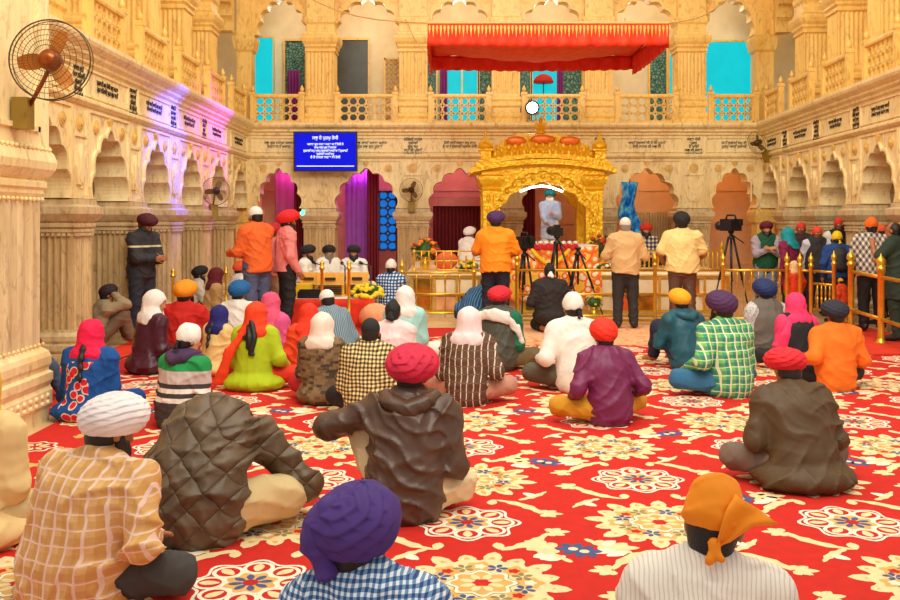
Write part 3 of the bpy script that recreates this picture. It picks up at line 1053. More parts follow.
# carved screen leaning in the gallery
hexscreen('carved_screen', wx(384, 22.8), wx(403, 22.8), 22.8, 3.70, wz(58, 22.8), .12, .03, M['gallery'], M['marble_up'], 'pale carved stone screen in the gallery, right of the dark window', 'screen')
p = empty('parasol', (wx(543.5, 22.7), 22.7, 3.67))
tag(p, 'small red parasol standing in the teal gallery window above the throne', 'parasol')
b = MB()
b.lathe([(.24, 1.2), (.235, 1.26), (.19, 1.34), (.1, 1.4), (.01, 1.42)], (0, 0, 0), 16)
b.build('dome', plain('parasol_red', (186, 24, 24), .6), p)
b = MB()
b.lathe([(.012, 0), (.012, 1.25)], (0, 0, 0), 8)
b.build('pole', M['darkgrey'], p)
fl = empty('flood_lamp', (wx(532, 20.8), 20.75, wz(108, 20.8)))
tag(fl, 'blazing white flood lamp on the gallery balustrade above the throne', 'lamp')
b = MB()
b.M = Matrix.Rotation(PI / 2, 4, 'X')
b.lathe([(.06, -.12), (.13, -.08), (.15, 0), (.16, .01), (.13, .0)], (0, 0, 0), 20)
b.build('housing', M['darkgrey'], fl)
b = MB()
b.ball((0, -.03, 0), (.12, .05, .12), 16, 10)
b.build('bulb', M['lamp'], fl)
ld = MB()
ld.ball((wx(303, 20.9), 20.86, wz(213, 20.9)), .05, 10, 8)
tag(ld.build('indicator_lamp', glow('cyan_lamp', (60, 255, 230), 5.0)), 'tiny cyan lamp on the pillar right of the first back arch', 'lamp')

# ================================================================== SHRINE PLATFORM
DY0, DY1, DX0, DX1, DZ = 15.7, 20.3, -.66, 4.6, .74
dais = empty('shrine_platform', ((DX0 + DX1) / 2, DY0, 0))
tag(dais, 'white marble shrine platform with brass framed front behind the railing', 'platform')
hx_ = (DX1 - DX0) / 2
b = MB()
b.box(-hx_, hx_, 0, DY1 - DY0, 0, DZ - .06)
b.build('body', marble('white_marble', (250, 236, 206), (240, 214, 170), (210, 170, 120), 1.5), dais)
b = MB()
b.sweep([(-.08, DZ - .06), (-.1, DZ - .03), (-.08, DZ), (DY1 - DY0, DZ), (DY1 - DY0, DZ - .06)], -hx_ - .05, hx_ + .05)
b.build('top_slab', marble('ivory_marble', (252, 232, 190), (244, 210, 150), (214, 170, 100), 1.5), dais)
pm_ = [plain('brass_mirror', (200, 150, 60), .15, .9, .5, 3), plain('peach_panel', (246, 170, 120), .4, .2, .3, 4), plain('cream_panel', (250, 230, 190), .5, 0, .1, 4), plain('orange_panel', (240, 96, 30), .5, 0, .2, 4), plain('green_brown_panel', (110, 110, 60), .3, .5, .6, 5)]
pat = [0, 1, 0, 2, 1, 4, 0, 1, 2, 3, 0, 2, 2, 1]
for k in range(14):
    x0 = -hx_ + .06 + k * (2 * hx_ - .12) / 14
    x1 = x0 + (2 * hx_ - .12) / 14 - .06
    b = MB()
    b.box(x0, x1, -.03, 0, .12, .34)
    pn = b.build('front_panel', pm_[pat[k]], dais)
    b = MB()
    b.box(x0, x1, -.03, 0, .40, .62)
    b.build('front_panel', pm_[2 if k % 3 else 0], dais)
b = MB()
for z in (.08, .36, .64):
    b.box(-hx_, hx_, -.05, 0, z, z + .035)
for k in range(15):
    x = -hx_ + .03 + k * (2 * hx_ - .06) / 14
    b.box(x - .02, x + .02, -.045, 0, .08, .66)
b.build('brass_frame', M['brass'], dais)

# ---- railings
def rail(label, pts, post_i, h, bars, bal=None, bal_z=(.1, .8), group=None, r=.03, cat='railing', mat=None, finial=True, name='brass_railing'):
    mat = mat or M['brass']
    root = empty(name, (pts[0][0], pts[0][1], .013 if not isinstance(h, tuple) else h[1]))
    tag(root, label, cat, group)
    hh = h[0] if isinstance(h, tuple) else h
    o = Vector((pts[0][0], pts[0][1], 0))
    P = [Vector((p[0], p[1], 0)) - o for p in pts]
    for i in post_i:
        b = MB()
        c = tuple(P[i])
        b.lathe([(r * 1.7, 0), (r * 1.7, .03), (r * 1.1, .06), (r, .08), (r, hh - .06), (r * 1.4, hh - .05), (r * 1.4, hh - .02), (r, hh)] + ([(r * .8, hh + .01), (r * 1.5, hh + .05), (r * 1.3, hh + .09), (r * .4, hh + .13), (.003, hh + .17)] if finial else []), c, 12)
        b.build('post', mat, root)
    for z in bars:
        b = MB()
        for i in range(len(P) - 1):
            b.tube([P[i] + Vector((0, 0, z)), P[i + 1] + Vector((0, 0, z))], r * .62, 8)
        b.build('rail_bar', mat, root)
    if bal:
        for i in range(len(P) - 1):
            n_ = max(1, int((P[i + 1] - P[i]).length / bal))
            for k in range(1, n_):
                q = P[i].lerp(P[i + 1], k / n_)
                b = MB()
                b.lathe([(.011, bal_z[0]), (.011, bal_z[0] + .1), (.018, bal_z[0] + .16), (.011, bal_z[0] + .22), (.011, bal_z[1] - .2), (.018, bal_z[1] - .14), (.011, bal_z[1] - .08), (.011, bal_z[1])], tuple(q), 8)
                b.build('baluster', mat, root)
    return root
RY = 14.6
rail('brass railing section before the left of the shrine platform, with thin upright bars', [(wx(402, 15.0), 15.0), (wx(474, 15.0), 15.0)], [0, 1], .80, [.76, .42, .12], .2, (.06, .76))
rail('long brass railing with plain bars, in front of the throne and cameras', [(wx(x, RY), RY) for x in (517, 655, 722)], [0, 1], .93, [.82, .45, .12, .05])
rail('brass railing section with close balusters, right of the big video camera', [(wx(723, RY), RY), (wx(787, RY), RY)], [0, 1], .93, [.82, .08], .1, (.08, .82))
rail('short brass railing joining two tall posts left of the small gate', [(wx(800, 14.5), 14.5), (wx(811, 14.45), 14.45)], [0, 1], .93, [.82, .1])
rail('small low brass gate with close balusters between the right hand posts', [(wx(813.5, 14.4), 14.4), (wx(834, 14.0), 14.0)], [1], .98, [.82, .63, .24], .085, (.24, .63), None, .03, 'gate')
rail('brass railing with two bars running along the queue at the right edge', [(wx(851, 13.5), 13.5), (wx(881, 12.2), 12.2), (5.25, 10.0)], [0, 1, 2], 1.0, [.86, .32], None, (.1, .8), None, .042)
SR = .02
rail('small brass railing on top of the platform, left of the throne', [(wx(414, 15.9), 15.9), (wx(481, 15.9), 15.9)], [0, 1], (.36, DZ), [.34, .18, .03], .12, (.03, .34), None, .018, finial=False)
rail('small golden railing on top of the platform, right of the throne', [(wx(640, 15.9), 15.9), (wx(722, 15.9), 15.9)], [0, 1], (.36, DZ), [.34, .03], .075, (.03, .34), None, .02, mat=M['gold'])

# ---- low brass posts by the musicians and the left wall
def stanchion(x, y, h, label, z=0.013):
    b = MB()
    b.lathe([(.07, 0), (.07, .02), (.022, .05), (.022, h - .08), (.04, h - .07), (.04, h - .04), (.022, h - .02), (.035, h + .02), (.004, h + .07)], (0, 0, 0), 12)
    o = b.build('brass_post', M['brass'])
    o.location = (x, y, z)
    return tag(o, label, 'post', 'short brass posts')
stanchion(wx(322, 13.7), 13.7, .95, 'brass post standing before the left harmonium player')
stanchion(wx(349, 13.7), 13.7, .95, 'brass post standing before the right harmonium player')
stanchion(wx(173, 14.2), 14.2, .82, 'brass post left of the seated man in grey, by the left pillars', 0)
stanchion(wx(226, 16.8), 16.8, .72, 'brass post right of the seated woman in a maroon scarf', 0)

# ---- golden throne canopy
PX, PY = wx(543, 18.3), 18.3
th = empty('throne_canopy', (PX, PY, DZ))
tag(th, 'golden carved throne canopy with lobed arch and rounded roof', 'throne canopy')
ng_ = NT('carved_gold', .36, .35)
vv = ng_.voronoi(16)
ng_.color(ng_.ramp(ng_.noise(11, 4), [(.3, s2l((250, 176, 10))), (.6, s2l((255, 214, 40)))]))
ng_.bump(ng_.math('ADD', vv, ng_.noise(30, 3)), .55, .02)
GOLD = ng_.m
HWT, DPT = 1.16, 1.7
for sx in (-1, 1):
    for sy in (0, 1):
        b = MB()
        c = (sx * (HWT - .17), .17 + sy * (DPT - .34), 0)
        b.rect_lathe([(.05, 0), (.05, .12), (.0, .16), (.03, .2), (.0, .24), (0, 1.42), (.03, 1.46), (.0, 1.5), (.05, 1.56), (.09, 1.64), (.09, 1.7), (.03, 1.74), (.03, 1.8)], .16, .16, c)
        for k in range(5):
            for s2 in (-1, 1):
                b.ball((c[0] + s2 * .06, c[1] - .165, .36 + k * .23), (.04, .02, .09), 8, 6)
        b.build('pillar', GOLD, th)
b = MB()
pts = arch(.94, .62, 1.6, lobes=5, d=.06, point=.05)
b.poly([(-HWT, 2.0), (-HWT, 1.2), (-.99, 1.0), (-.97, .6)] + pts + [(.97, .6), (.99, 1.0), (HWT, 1.2), (HWT, 2.0)], .02, .16)
o1 = arch(1.02, .8, 1.86, lobes=6, d=.05, point=.03)
o2 = arch(.97, .8, 1.80, lobes=6, d=.05, point=.03)
b.poly(o1 + o2[::-1], -.05, .03)
for k in range(15):
    a = PI * (k + .5) / 15
    b.ball((-1.0 * math.cos(a) * .93, -.0, .84 + .86 * math.sin(a)), (.05, .03, .05), 8, 6)
b.build('front_arch', GOLD, th)
b = MB()
b.poly([(-HWT, 2.0), (-HWT, 1.2), (-.99, 1.0), (-.97, .6)] + pts + [(.97, .6), (.99, 1.0), (HWT, 1.2), (HWT, 2.0)], DPT - .16, DPT - .02)
b.build('rear_arch', GOLD, th)
# curved eave
b = MB()
N_ = 24
for (yo, zo, hgt, out) in ((-.16, 1.76, .10, .24), (-.08, 1.88, .09, .14)):
    up, lo = [], []
    for i in range(N_ + 1):
        u = -1 + 2 * i / N_
        z = zo + .17 * (1 - u * u)
        up.append((u * (HWT + out), z + hgt))
        lo.append((u * (HWT + out), z))
    b.poly(up + lo[::-1], yo, DPT - yo)
b.build('eave', GOLD, th)
# rounded bangla roof
b = MB()
nu, nv = 28, 18
vs, fs = [], []
for j in range(nv + 1):
    v = -1 + 2 * j / nv
    for i in range(nu + 1):
        u = -1 + 2 * i / nu
        h_ = max(0, 1 - abs(u) ** 3.2) ** .55 * max(0, 1 - abs(v) ** 3.0) ** .5
        vs.append((u * (HWT - .07), DPT / 2 + v * (DPT / 2 + .05), 1.95 + .10 * (1 - u * u) + .55 * h_))
for j in range(nv):
    for i in range(nu):
        fs.append((j * (nu + 1) + i, j * (nu + 1) + i + 1, (j + 1) * (nu + 1) + i + 1, (j + 1) * (nu + 1) + i))
b.add(vs, fs, True)
for row, (zz, cnt, rr) in enumerate(((2.10, 17, .062), (2.24, 15, .058), (2.37, 12, .052))):
    for k in range(cnt):
        u = -1 + 2 * (k + .5) / cnt
        b.ball((u * (HWT - .12 - .05 * row), DPT / 2 - (DPT / 2 + .05) * (.985 - .075 * row), zz + .06 * (1 - u * u) - .18 * abs(u) ** 5), (rr * .8, rr * .6, rr * 1.25), 8, 6)
b.build('roof', GOLD, th)
b = MB()
for sx in (-1, 0, 1):
    c = (sx * .52, -.0, 2.42 - .03 * abs(sx))
    b.ball((c[0], .02, c[2]), (.2 if sx else .24, .03, .09), 12, 8)
b.build('roof_medallion', plain('orange_enamel', (244, 120, 20), .4, .3, .2, 12), th)
b = MB()
b.lathe([(.1, 0), (.06, .04), (.1, .09), (.12, .14), (.06, .19), (.03, .23), (.05, .27), (.01, .36)], (0, DPT / 2 - .4, 2.56), 14)
b.bar((-.12, DPT / 2 - .4, 2.76), (.12, DPT / 2 - .4, 2.76), .03)
b.build('finial', GOLD, th)
for sx in (-1, 1):
    b = MB()
    c = (sx * (HWT - .06), .08, 1.98)
    b.rect_lathe([(.03, 0), (.03, .04), (0, .06), (0, .2), (.04, .22), (.04, .25)], .10, .10, c)
    b.lathe([(.13, .25), (.15, .31), (.12, .38), (.06, .44), (.02, .49), (.03, .53), (.004, .62)], c, 14)
    b.build('corner_kiosk', GOLD, th)
b = MB()
b.box(-.9, .9, 1.15, DPT - .2, 0, .16)
b.build('seat_plinth', plain('white_sheet', (246, 240, 226), .8, 0, .05), th)
# light strip under the arch crown
b = MB()
b.tube([(-.42, .35, 1.42), (-.2, .33, 1.5), (0, .32, 1.53), (.2, .33, 1.5), (.42, .35, 1.42)], .02, 8)
b.build('lamp_tube', M['lamp'], th)

# ---- altar table with cloths before the throne
al = empty('altar_table', (wx(545, 16.6), 16.4, DZ))
tag(al, 'altar table dressed in orange patterned cloths before the golden throne', 'table')
ac = NT('brocade', .7)
v1 = ac.voronoi(7.5)
ac.color(ac.ramp(v1, [(.15, s2l((250, 232, 190))), (.3, s2l((246, 150, 50))), (.5, s2l((240, 110, 24))), (.75, s2l((248, 200, 90)))], 'CONSTANT'))
b = MB()
b.box(-.85, .85, .02, 1.3, 0, .4)
b.build('table', M['white'], al)
cloth_grid(lambda u, v: (-.9 + 1.8 * u, -.02 - .015 * math.sin(u * 44) * v, .41 - .40 * v), 60, 6, ac.m, 'front_cloth', al)
cloth_grid(lambda u, v: (-.9 + 1.8 * u, -.02 + 1.3 * v, .425), 20, 6, M['white'], 'top_cloth', al)
cloth_grid(lambda u, v: (-.55 + 1.1 * u, -.05 - .02 * math.sin(u * 50) * v, .47 - .10 * v - .03 * abs(math.sin(u * 30))), 60, 4, plain('crimson_frill', (208, 24, 36), .7), 'frill', al)
b = MB()
for k in range(11):
    u = -.5 + k * .1
    b.ball((u, -.02, .47), (.045, .05, .035), 8, 6)
b.build('frill_trim', M['petal_white'], al)
fc = NT('brocade_floor', .7)
fc.color(fc.ramp(fc.voronoi(9), [(.15, s2l((250, 226, 190))), (.35, s2l((240, 110, 30))), (.6, s2l((250, 190, 60)))], 'CONSTANT'))
cl = cloth_grid(lambda u, v: (wx(495, 15.65) + 1.75 * u, 15.57 + .01 * math.sin(u * 60), .77 - .5 * v), 60, 6, fc.m, 'hanging_cloth', None, .008)
tag(cl, 'orange flowered cloth hanging over the platform front below the altar', 'cloth')

# ---- flowers
def bouquet(name, loc, r, cols, label, seed, vase=True, nf=26, squash=.8, cat='flowers'):
    rg = random.Random(seed)
    root = empty(name, loc)
    tag(root, label, cat)
    z0 = .0
    if vase:
        b = MB()
        b.lathe([(.05, 0), (.07, .03), (.085, .1), (.06, .17), (.05, .2), (.065, .23)], (0, 0, 0), 14)
        b.build('vase', M['brass'], root)
        z0 = .22 + r * .6
    lf = MB()
    for k in range(nf * 3):
        d = Vector((rg.gauss(0, 1), rg.gauss(0, 1), rg.gauss(0, 1))).normalized()
        c = Vector((d.x * r * .8, d.y * r * .8, z0 + (d.z * r * .8 * squash if vase else abs(d.z) * r * .7 * squash)))
        t = d.orthogonal().normalized()
        e = c + d * r * .35 + Vector((0, 0, -.02))
        m = (c + e) / 2 + Vector((0, 0, .015))
        lf.add([c, m + t * r * .09, e, m - t * r * .09, c - d * .004, m + t * r * .09 - d * .006, e, m - t * r * .09 - d * .006], [(0, 1, 2, 3), (7, 6, 5, 4)], True)
    lf.ball((0, 0, z0 if vase else r * .42), (r * .75, r * .75, r * (.75 * squash if vase else .4)), 10, 8)
    lf.build('leaves', M['leaf'], root)
    for ci, cm in enumerate(cols):
        b = MB()
        for k in range(nf // len(cols)):
            d = Vector((rg.gauss(0, 1), rg.gauss(0, 1) - .4, rg.gauss(0, .8) + .25)).normalized()
            if not vase: d.z = abs(d.z)
            c = (d.x * r, d.y * r, z0 + d.z * r * squash)
            q = r * rg.uniform(.13, .22)
            b.ball(c, (q, q, q * .8), 8, 6)
        b.build('blossoms', cm, root)
    return root
bouquet('flower_vase', (wx(425, 16.4), 16.4, DZ), .23, [M['petal_red'], M['petal_orange']], 'vase of red and orange flowers on the platform, left of the throne', 1)
bouquet('flower_vase', (wx(604.5, 17.75), 17.95, DZ), .25, [M['petal_red']], 'vase of red flowers on the platform, right foot of the throne', 2)
bouquet('flower_vase', (wx(696, 16.6), 16.6, DZ), .2, [M['petal_red'], M['petal_white']], 'vase of red and white flowers behind the man in the cream shirt', 3)
bouquet('flower_heap', (wx(468, 16.15), 16.15, DZ), .22, [M['petal_white'], M['petal_yellow']], 'heap of white and yellow flowers right of the small brass railing', 4, False, 40)
bouquet('flower_heap', (wx(490, 16.05), 16.05, DZ), .17, [M['petal_white'], M['petal_orange']], 'heap of white and orange flowers beside the man in the orange shirt', 5, False, 40)
bouquet('flower_heap', (wx(604, 16.05), 16.05, DZ), .17, [M['petal_orange'], M['petal_white']], 'heap of orange and white flowers right of the altar cloth', 6, False, 36)
bouquet('flower_heap', (wx(367, 14.35), 14.35, .45), .24, [M['petal_yellow'], M['petal_yellow']], 'heap of yellow and green flowers on the red platform edge before the right musician', 7, False, 40)
bouquet('potted_plant', (wx(594, 15.0), 15.0, 0), .14, [M['petal_yellow']], 'small leafy plant behind the railing, left of the man in the beige shirt', 8, True, 10)
b = MB()
for k in range(22):
    t = k / 21
    b.ball((wx(533, 16.2) + .62 * t, 16.3, 1.08 - .22 * math.sin(PI * t)), .035, 8, 6)
tag(b.build('garland', M['petal_yellow']), 'yellow marigold garland draped across the altar front', 'garland')
def bundle(x, y, z, r, mat, label, name='cloth_bundle'):
    b = MB()
    nn = 16
    vs, fs = [], []
    for i in range(9):
        t = -PI / 2 + PI * i / 8
        for k in range(nn):
            a = 2 * PI * k / nn
            q = 1 + .1 * math.sin(3 * a + 2 * t) + .06 * math.sin(7 * a)
            vs.append((r * q * math.cos(t) * math.cos(a), r * .7 * q * math.cos(t) * math.sin(a), r * .8 + r * .8 * math.sin(t)))
    for i in range(8):
        for k in range(nn):
            fs.append((i * nn + k, i * nn + (k + 1) % nn, (i + 1) * nn + (k + 1) % nn, (i + 1) * nn + k))
    b.add(vs, fs, True)
    o = b.build(name, mat)
    o.location = (x, y, z)
    return tag(o, label, 'bundle')
bundle(wx(446, 16.3), 16.3, DZ, .2, plain('orange_cloth', (244, 110, 60), .8), 'orange cloth covered book stand behind the small brass railing', 'covered_stand')

# ---- musicians' platform
MY0, MY1 = 14.1, 16.9
mp = empty('musician_platform', (0, MY0, 0))
tag(mp, 'low platform draped in red cloth for the seated musicians', 'platform')
b = MB()
b.box(-2.42, -1.16, .03, MY1 - MY0, .0, .42)
b.build('deck', M['white'], mp)
cloth_grid(lambda u, v: (-2.46 + 1.34 * u, .0 - .012 * math.sin(u * 50) * v, .435 - .42 * v), 60, 5, M['red_cloth'], 'front_drape', mp)
cloth_grid(lambda u, v: (-2.44, .0 + 2.78 * v, .43 - .41 * u), 5, 20, M['red_cloth'], 'side_drape', mp)
b = MB()
b.box(-2.44, -1.14, .02, MY1 - MY0, .421, .432)
b.build('top_sheet', M['white'], mp)
def harmonium(px, Y, z, w, label, mat):
    r = empty('harmonium', (wx(px, Y), Y, z))
    tag(r, label, 'harmonium', 'harmoniums of the musicians')
    b = MB()
    b.box(-w / 2, w / 2, -.14, .14, 0, .2)
    b.box(-w / 2 - .02, w / 2 + .02, -.16, .16, 0, .03)
    b.build('case', mat, r)
    b = MB()
    b.M = Matrix.Translation((0, -.14, .2)) @ Matrix.Rotation(-.25, 4, 'X')
    b.box(-w / 2, w / 2, 0, .025, -.03, .17)
    b.build('back_board', mat, r)
    b = MB()
    for k in range(5):
        b.box(-w / 2 + .03, w / 2 - .03, -.2 + k * .012 * 0 - .0, -.165, .04 + k * .03, .055 + k * .03)
    b.build('bellows', M['black'], r)
    b = MB()
    b.box(-.08, .08, -.165, -.135, .25, .29)
    b.mi = 0
    b.build('emblem', plain('dark_emblem', (60, 36, 10), .5), r)
    return r
wood = plain('amber_wood', (236, 166, 40), .4, 0, .15, 6)
harmonium(331.5, 14.7, .433, .42, 'amber wooden harmonium before the long bearded musician', wood)
harmonium(358, 14.8, .433, .34, 'amber wooden harmonium before the rightmost musician', wood)
harmonium(310, 14.75, .433, .26, 'amber wooden harmonium before the musician in profile', wood)
b = MB()
b.box(-.19, .19, -.16, .16, 0, .2)
b.build_ = None
o = b.build('yellow_box', plain('yellow_cloth', (250, 200, 30), .8))
o.location = (wx(300, 14.5), 14.5, .433)
tag(o, 'yellow cloth covered box at the left end of the red platform', 'box')
b = MB()
b.box(-.2, .2, -.12, .12, 0, .1)
b.box(-.18, .18, -.1, .1, .1, .13)
o = b.build('sound_box', M['black'])
o.location = (wx(312, 14.3), 14.3, .433)
tag(o, 'black sound box lying on the front of the red platform', 'box')
bundle(wx(376, 14.0), 13.86, .012, .24, plain('peach_cloth', (240, 168, 120), .8), 'peach cloth bundle on the floor before the red platform')
def mic(px, Y, z0, h, tilt, label):
    r = empty('microphone_stand', (wx(px, Y), Y, z0))
    tag(r, label, 'microphone', 'microphones of the musicians')
    b = MB()
    b.lathe([(.1, 0), (.1, .015), (.012, .03), (.012, h)], (0, 0, 0), 10)
    b.build('stand', M['darkgrey'], r)
    b = MB()
    b.tube([(0, 0, h), (tilt, .12, h + .03)], .009, 8)
    b.build('boom', M['darkgrey'], r)
    b = MB()
    b.tube([(tilt * .9, .10, h + .028), (tilt * 1.2, .2, h + .04)], [.02, .03], 10)
    b.build('microphone', M['black'], r)
mic(321, 14.95, .433, .46, -.12, 'microphone stand reaching to the musician in profile')
mic(345, 15.1, .433, .44, -.06, 'microphone stand between the two front facing musicians')
mic(371, 15.2, .433, .44, -.16, 'microphone stand right of the rightmost musician')

# ---- cameras and tripods
def tripod(px, Y, head_z, spread, label, cam_kind=None, rz=0, name='tripod', cat='tripod'):
    r = empty(name, (wx(px, Y), Y, 0))
    r.rotation_euler = (0, 0, rz)
    tag(r, label, cat, 'tripods and cameras behind the railing')
    top = head_z - .16
    for k in range(3):
        a = 2 * PI * k / 3 + PI / 2 + .25
        b = MB()
        e = Vector((spread * math.cos(a), spread * math.sin(a), .015))
        s = Vector((.05 * math.cos(a), .05 * math.sin(a), top))
        m = s.lerp(e, .5)
        b.tube([s, m], .018, 8)
        b.tube([m, e], .012, 8)
        b.ball(tuple(m), .026, 8, 6)
        b.ball(tuple(e), .02, 8, 6)
        b.build('leg', M['black'], r)
    b = MB()
    b.lathe([(.015, top * .55), (.018, top), (.06, top), (.06, top + .03), (.03, top + .05), (.03, top + .09), (.05, top + .1), (.05, top + .13)], (0, 0, 0), 12)
    b.tube([(0, 0, top + .08), (.05, -.22, top - .06)], .01, 8)
    b.build('head', M['black'], r)
    z = top + .13
    if cam_kind:
        c = MB()
        if cam_kind == 'video':
            c.box(-.10, .09, -.14, .14, z, z + .19)
            c.box(-.13, -.1, -.12, .05, z + .03, z + .16)
            c.box(-.03, .04, -.21, -.14, z + .09, z + .19)
        else:
            c.box(-.085, .085, -.05, .05, z, z + .13)
            c.box(-.04, .04, -.05, .05, z + .13, z + .18)
        cb_ = c.build('camera_body', plain('camera_black', (26, 26, 28), .35), r)
        c = MB()
        c.M = Matrix.Translation((0, 0, z + .08)) @ Matrix.Rotation(-PI / 2, 4, 'X')
        c.lathe([(.06, .05), (.06, .2), (.075, .21), (.075, .27), (.06, .27)], (0, 0, 0), 16)
        c.build('lens', M['black'], cb_)
        if cam_kind == 'video':
            c = MB()
            c.tube([(0, -.1, z + .19), (0, -.08, z + .25), (0, .08, z + .25), (0, .1, z + .19)], .016, 8)
            c.build('carry_handle', M['black'], cb_)
            c = MB()
            c.box(.1, .2, -.02, .0, z + .06, z + .16)
            c.build('side_monitor', M['darkgrey'], cb_)
    return r
tripod(731, 15.15, 1.46, .36, 'large black video camera on a tall tripod behind the right railing', 'video', .55, 'video_camera', 'camera')
tripod(557, 15.25, 1.38, .42, 'black camera on a spread tripod right before the throne arch', 'still', .3, 'still_camera', 'camera')
tripod(524.5, 15.2, 1.18, .2, 'black camcorder on a stand beside the man in the orange shirt', 'video', .5, 'video_camera', 'camera')
tripod(578, 15.2, 1.2, .42, 'bare black tripod without a camera, right of the throne', None, .2)
# ================================================================== PEOPLE
V3 = lambda *a: np.array(a, dtype=np.float64)
class SDF:
    def __init__(self): self.ops = []
    def cone(self, a, b, ra, rb, k=.03):
        self.ops.append(('c', V3(*a), V3(*b), ra, rb, k)); return self
    def ell(self, c, r, R=None, k=.03):
        self.ops.append(('e', V3(*c), V3(*r), R, None, k)); return self
    def tube(self, pts, A, B, side, k=.03):
        self.ops.append(('t', [V3(*p) for p in pts], A, B, V3(*side), k)); return self
    def cut(self, fn): self.ops.append(('x', fn)); return self
    def disp(self, fn): self.ops.append(('d', fn)); return self
    def __call__(self, p):
        d = None
        for o in self.ops:
            if o[0] == 'x':
                d = np.maximum(d, o[1](p)); continue
            if o[0] == 'd':
                d = d + o[1](p); continue
            if o[0] == 'c':
                _, a, b, ra, rb, k = o
                ba = (b - a).astype(np.float32)
                q = p - a.astype(np.float32)
                t = np.clip(q @ ba / max(1e-9, float(ba @ ba)), 0, 1)
                e = np.sqrt(((q - t[:, None] * ba) ** 2).sum(1)) - (ra + (rb - ra) * t)
            elif o[0] == 'e':
                _, c, r, R, _, k = o
                q = p - c.astype(np.float32)
                if R is not None: q = q @ R.astype(np.float32)
                n = np.sqrt(((q / r.astype(np.float32)) ** 2).sum(1))
                e = (n - 1) * float(r.min()) * .6 + (n - 1) * float(r.max()) * .4
            else:
                _, P, A, B, side, k = o
                e = None
                sd = side.astype(np.float32)
                for i in range(len(P) - 1):
                    a = P[i].astype(np.float32)
                    ba = (P[i + 1] - P[i]).astype(np.float32)
                    q = p - a
                    t = np.clip(q @ ba / max(1e-9, float(ba @ ba)), 0, 1)
                    q = q - t[:, None] * ba
                    sx = q @ sd
                    rem = np.sqrt(np.maximum(0, (q ** 2).sum(1) - sx ** 2))
                    aa = A[i] + (A[i + 1] - A[i]) * t
                    bb = B[i] + (B[i + 1] - B[i]) * t
                    f = (np.sqrt((sx / aa) ** 2 + (rem / bb) ** 2) - 1) * np.minimum(aa, bb)
                    e = f if e is None else np.minimum(e, f)
            if d is None: d = e
            else:
                h = np.maximum(k - np.abs(d - e), 0) / k
                d = np.minimum(d, e) - h * h * k * .25
        return d

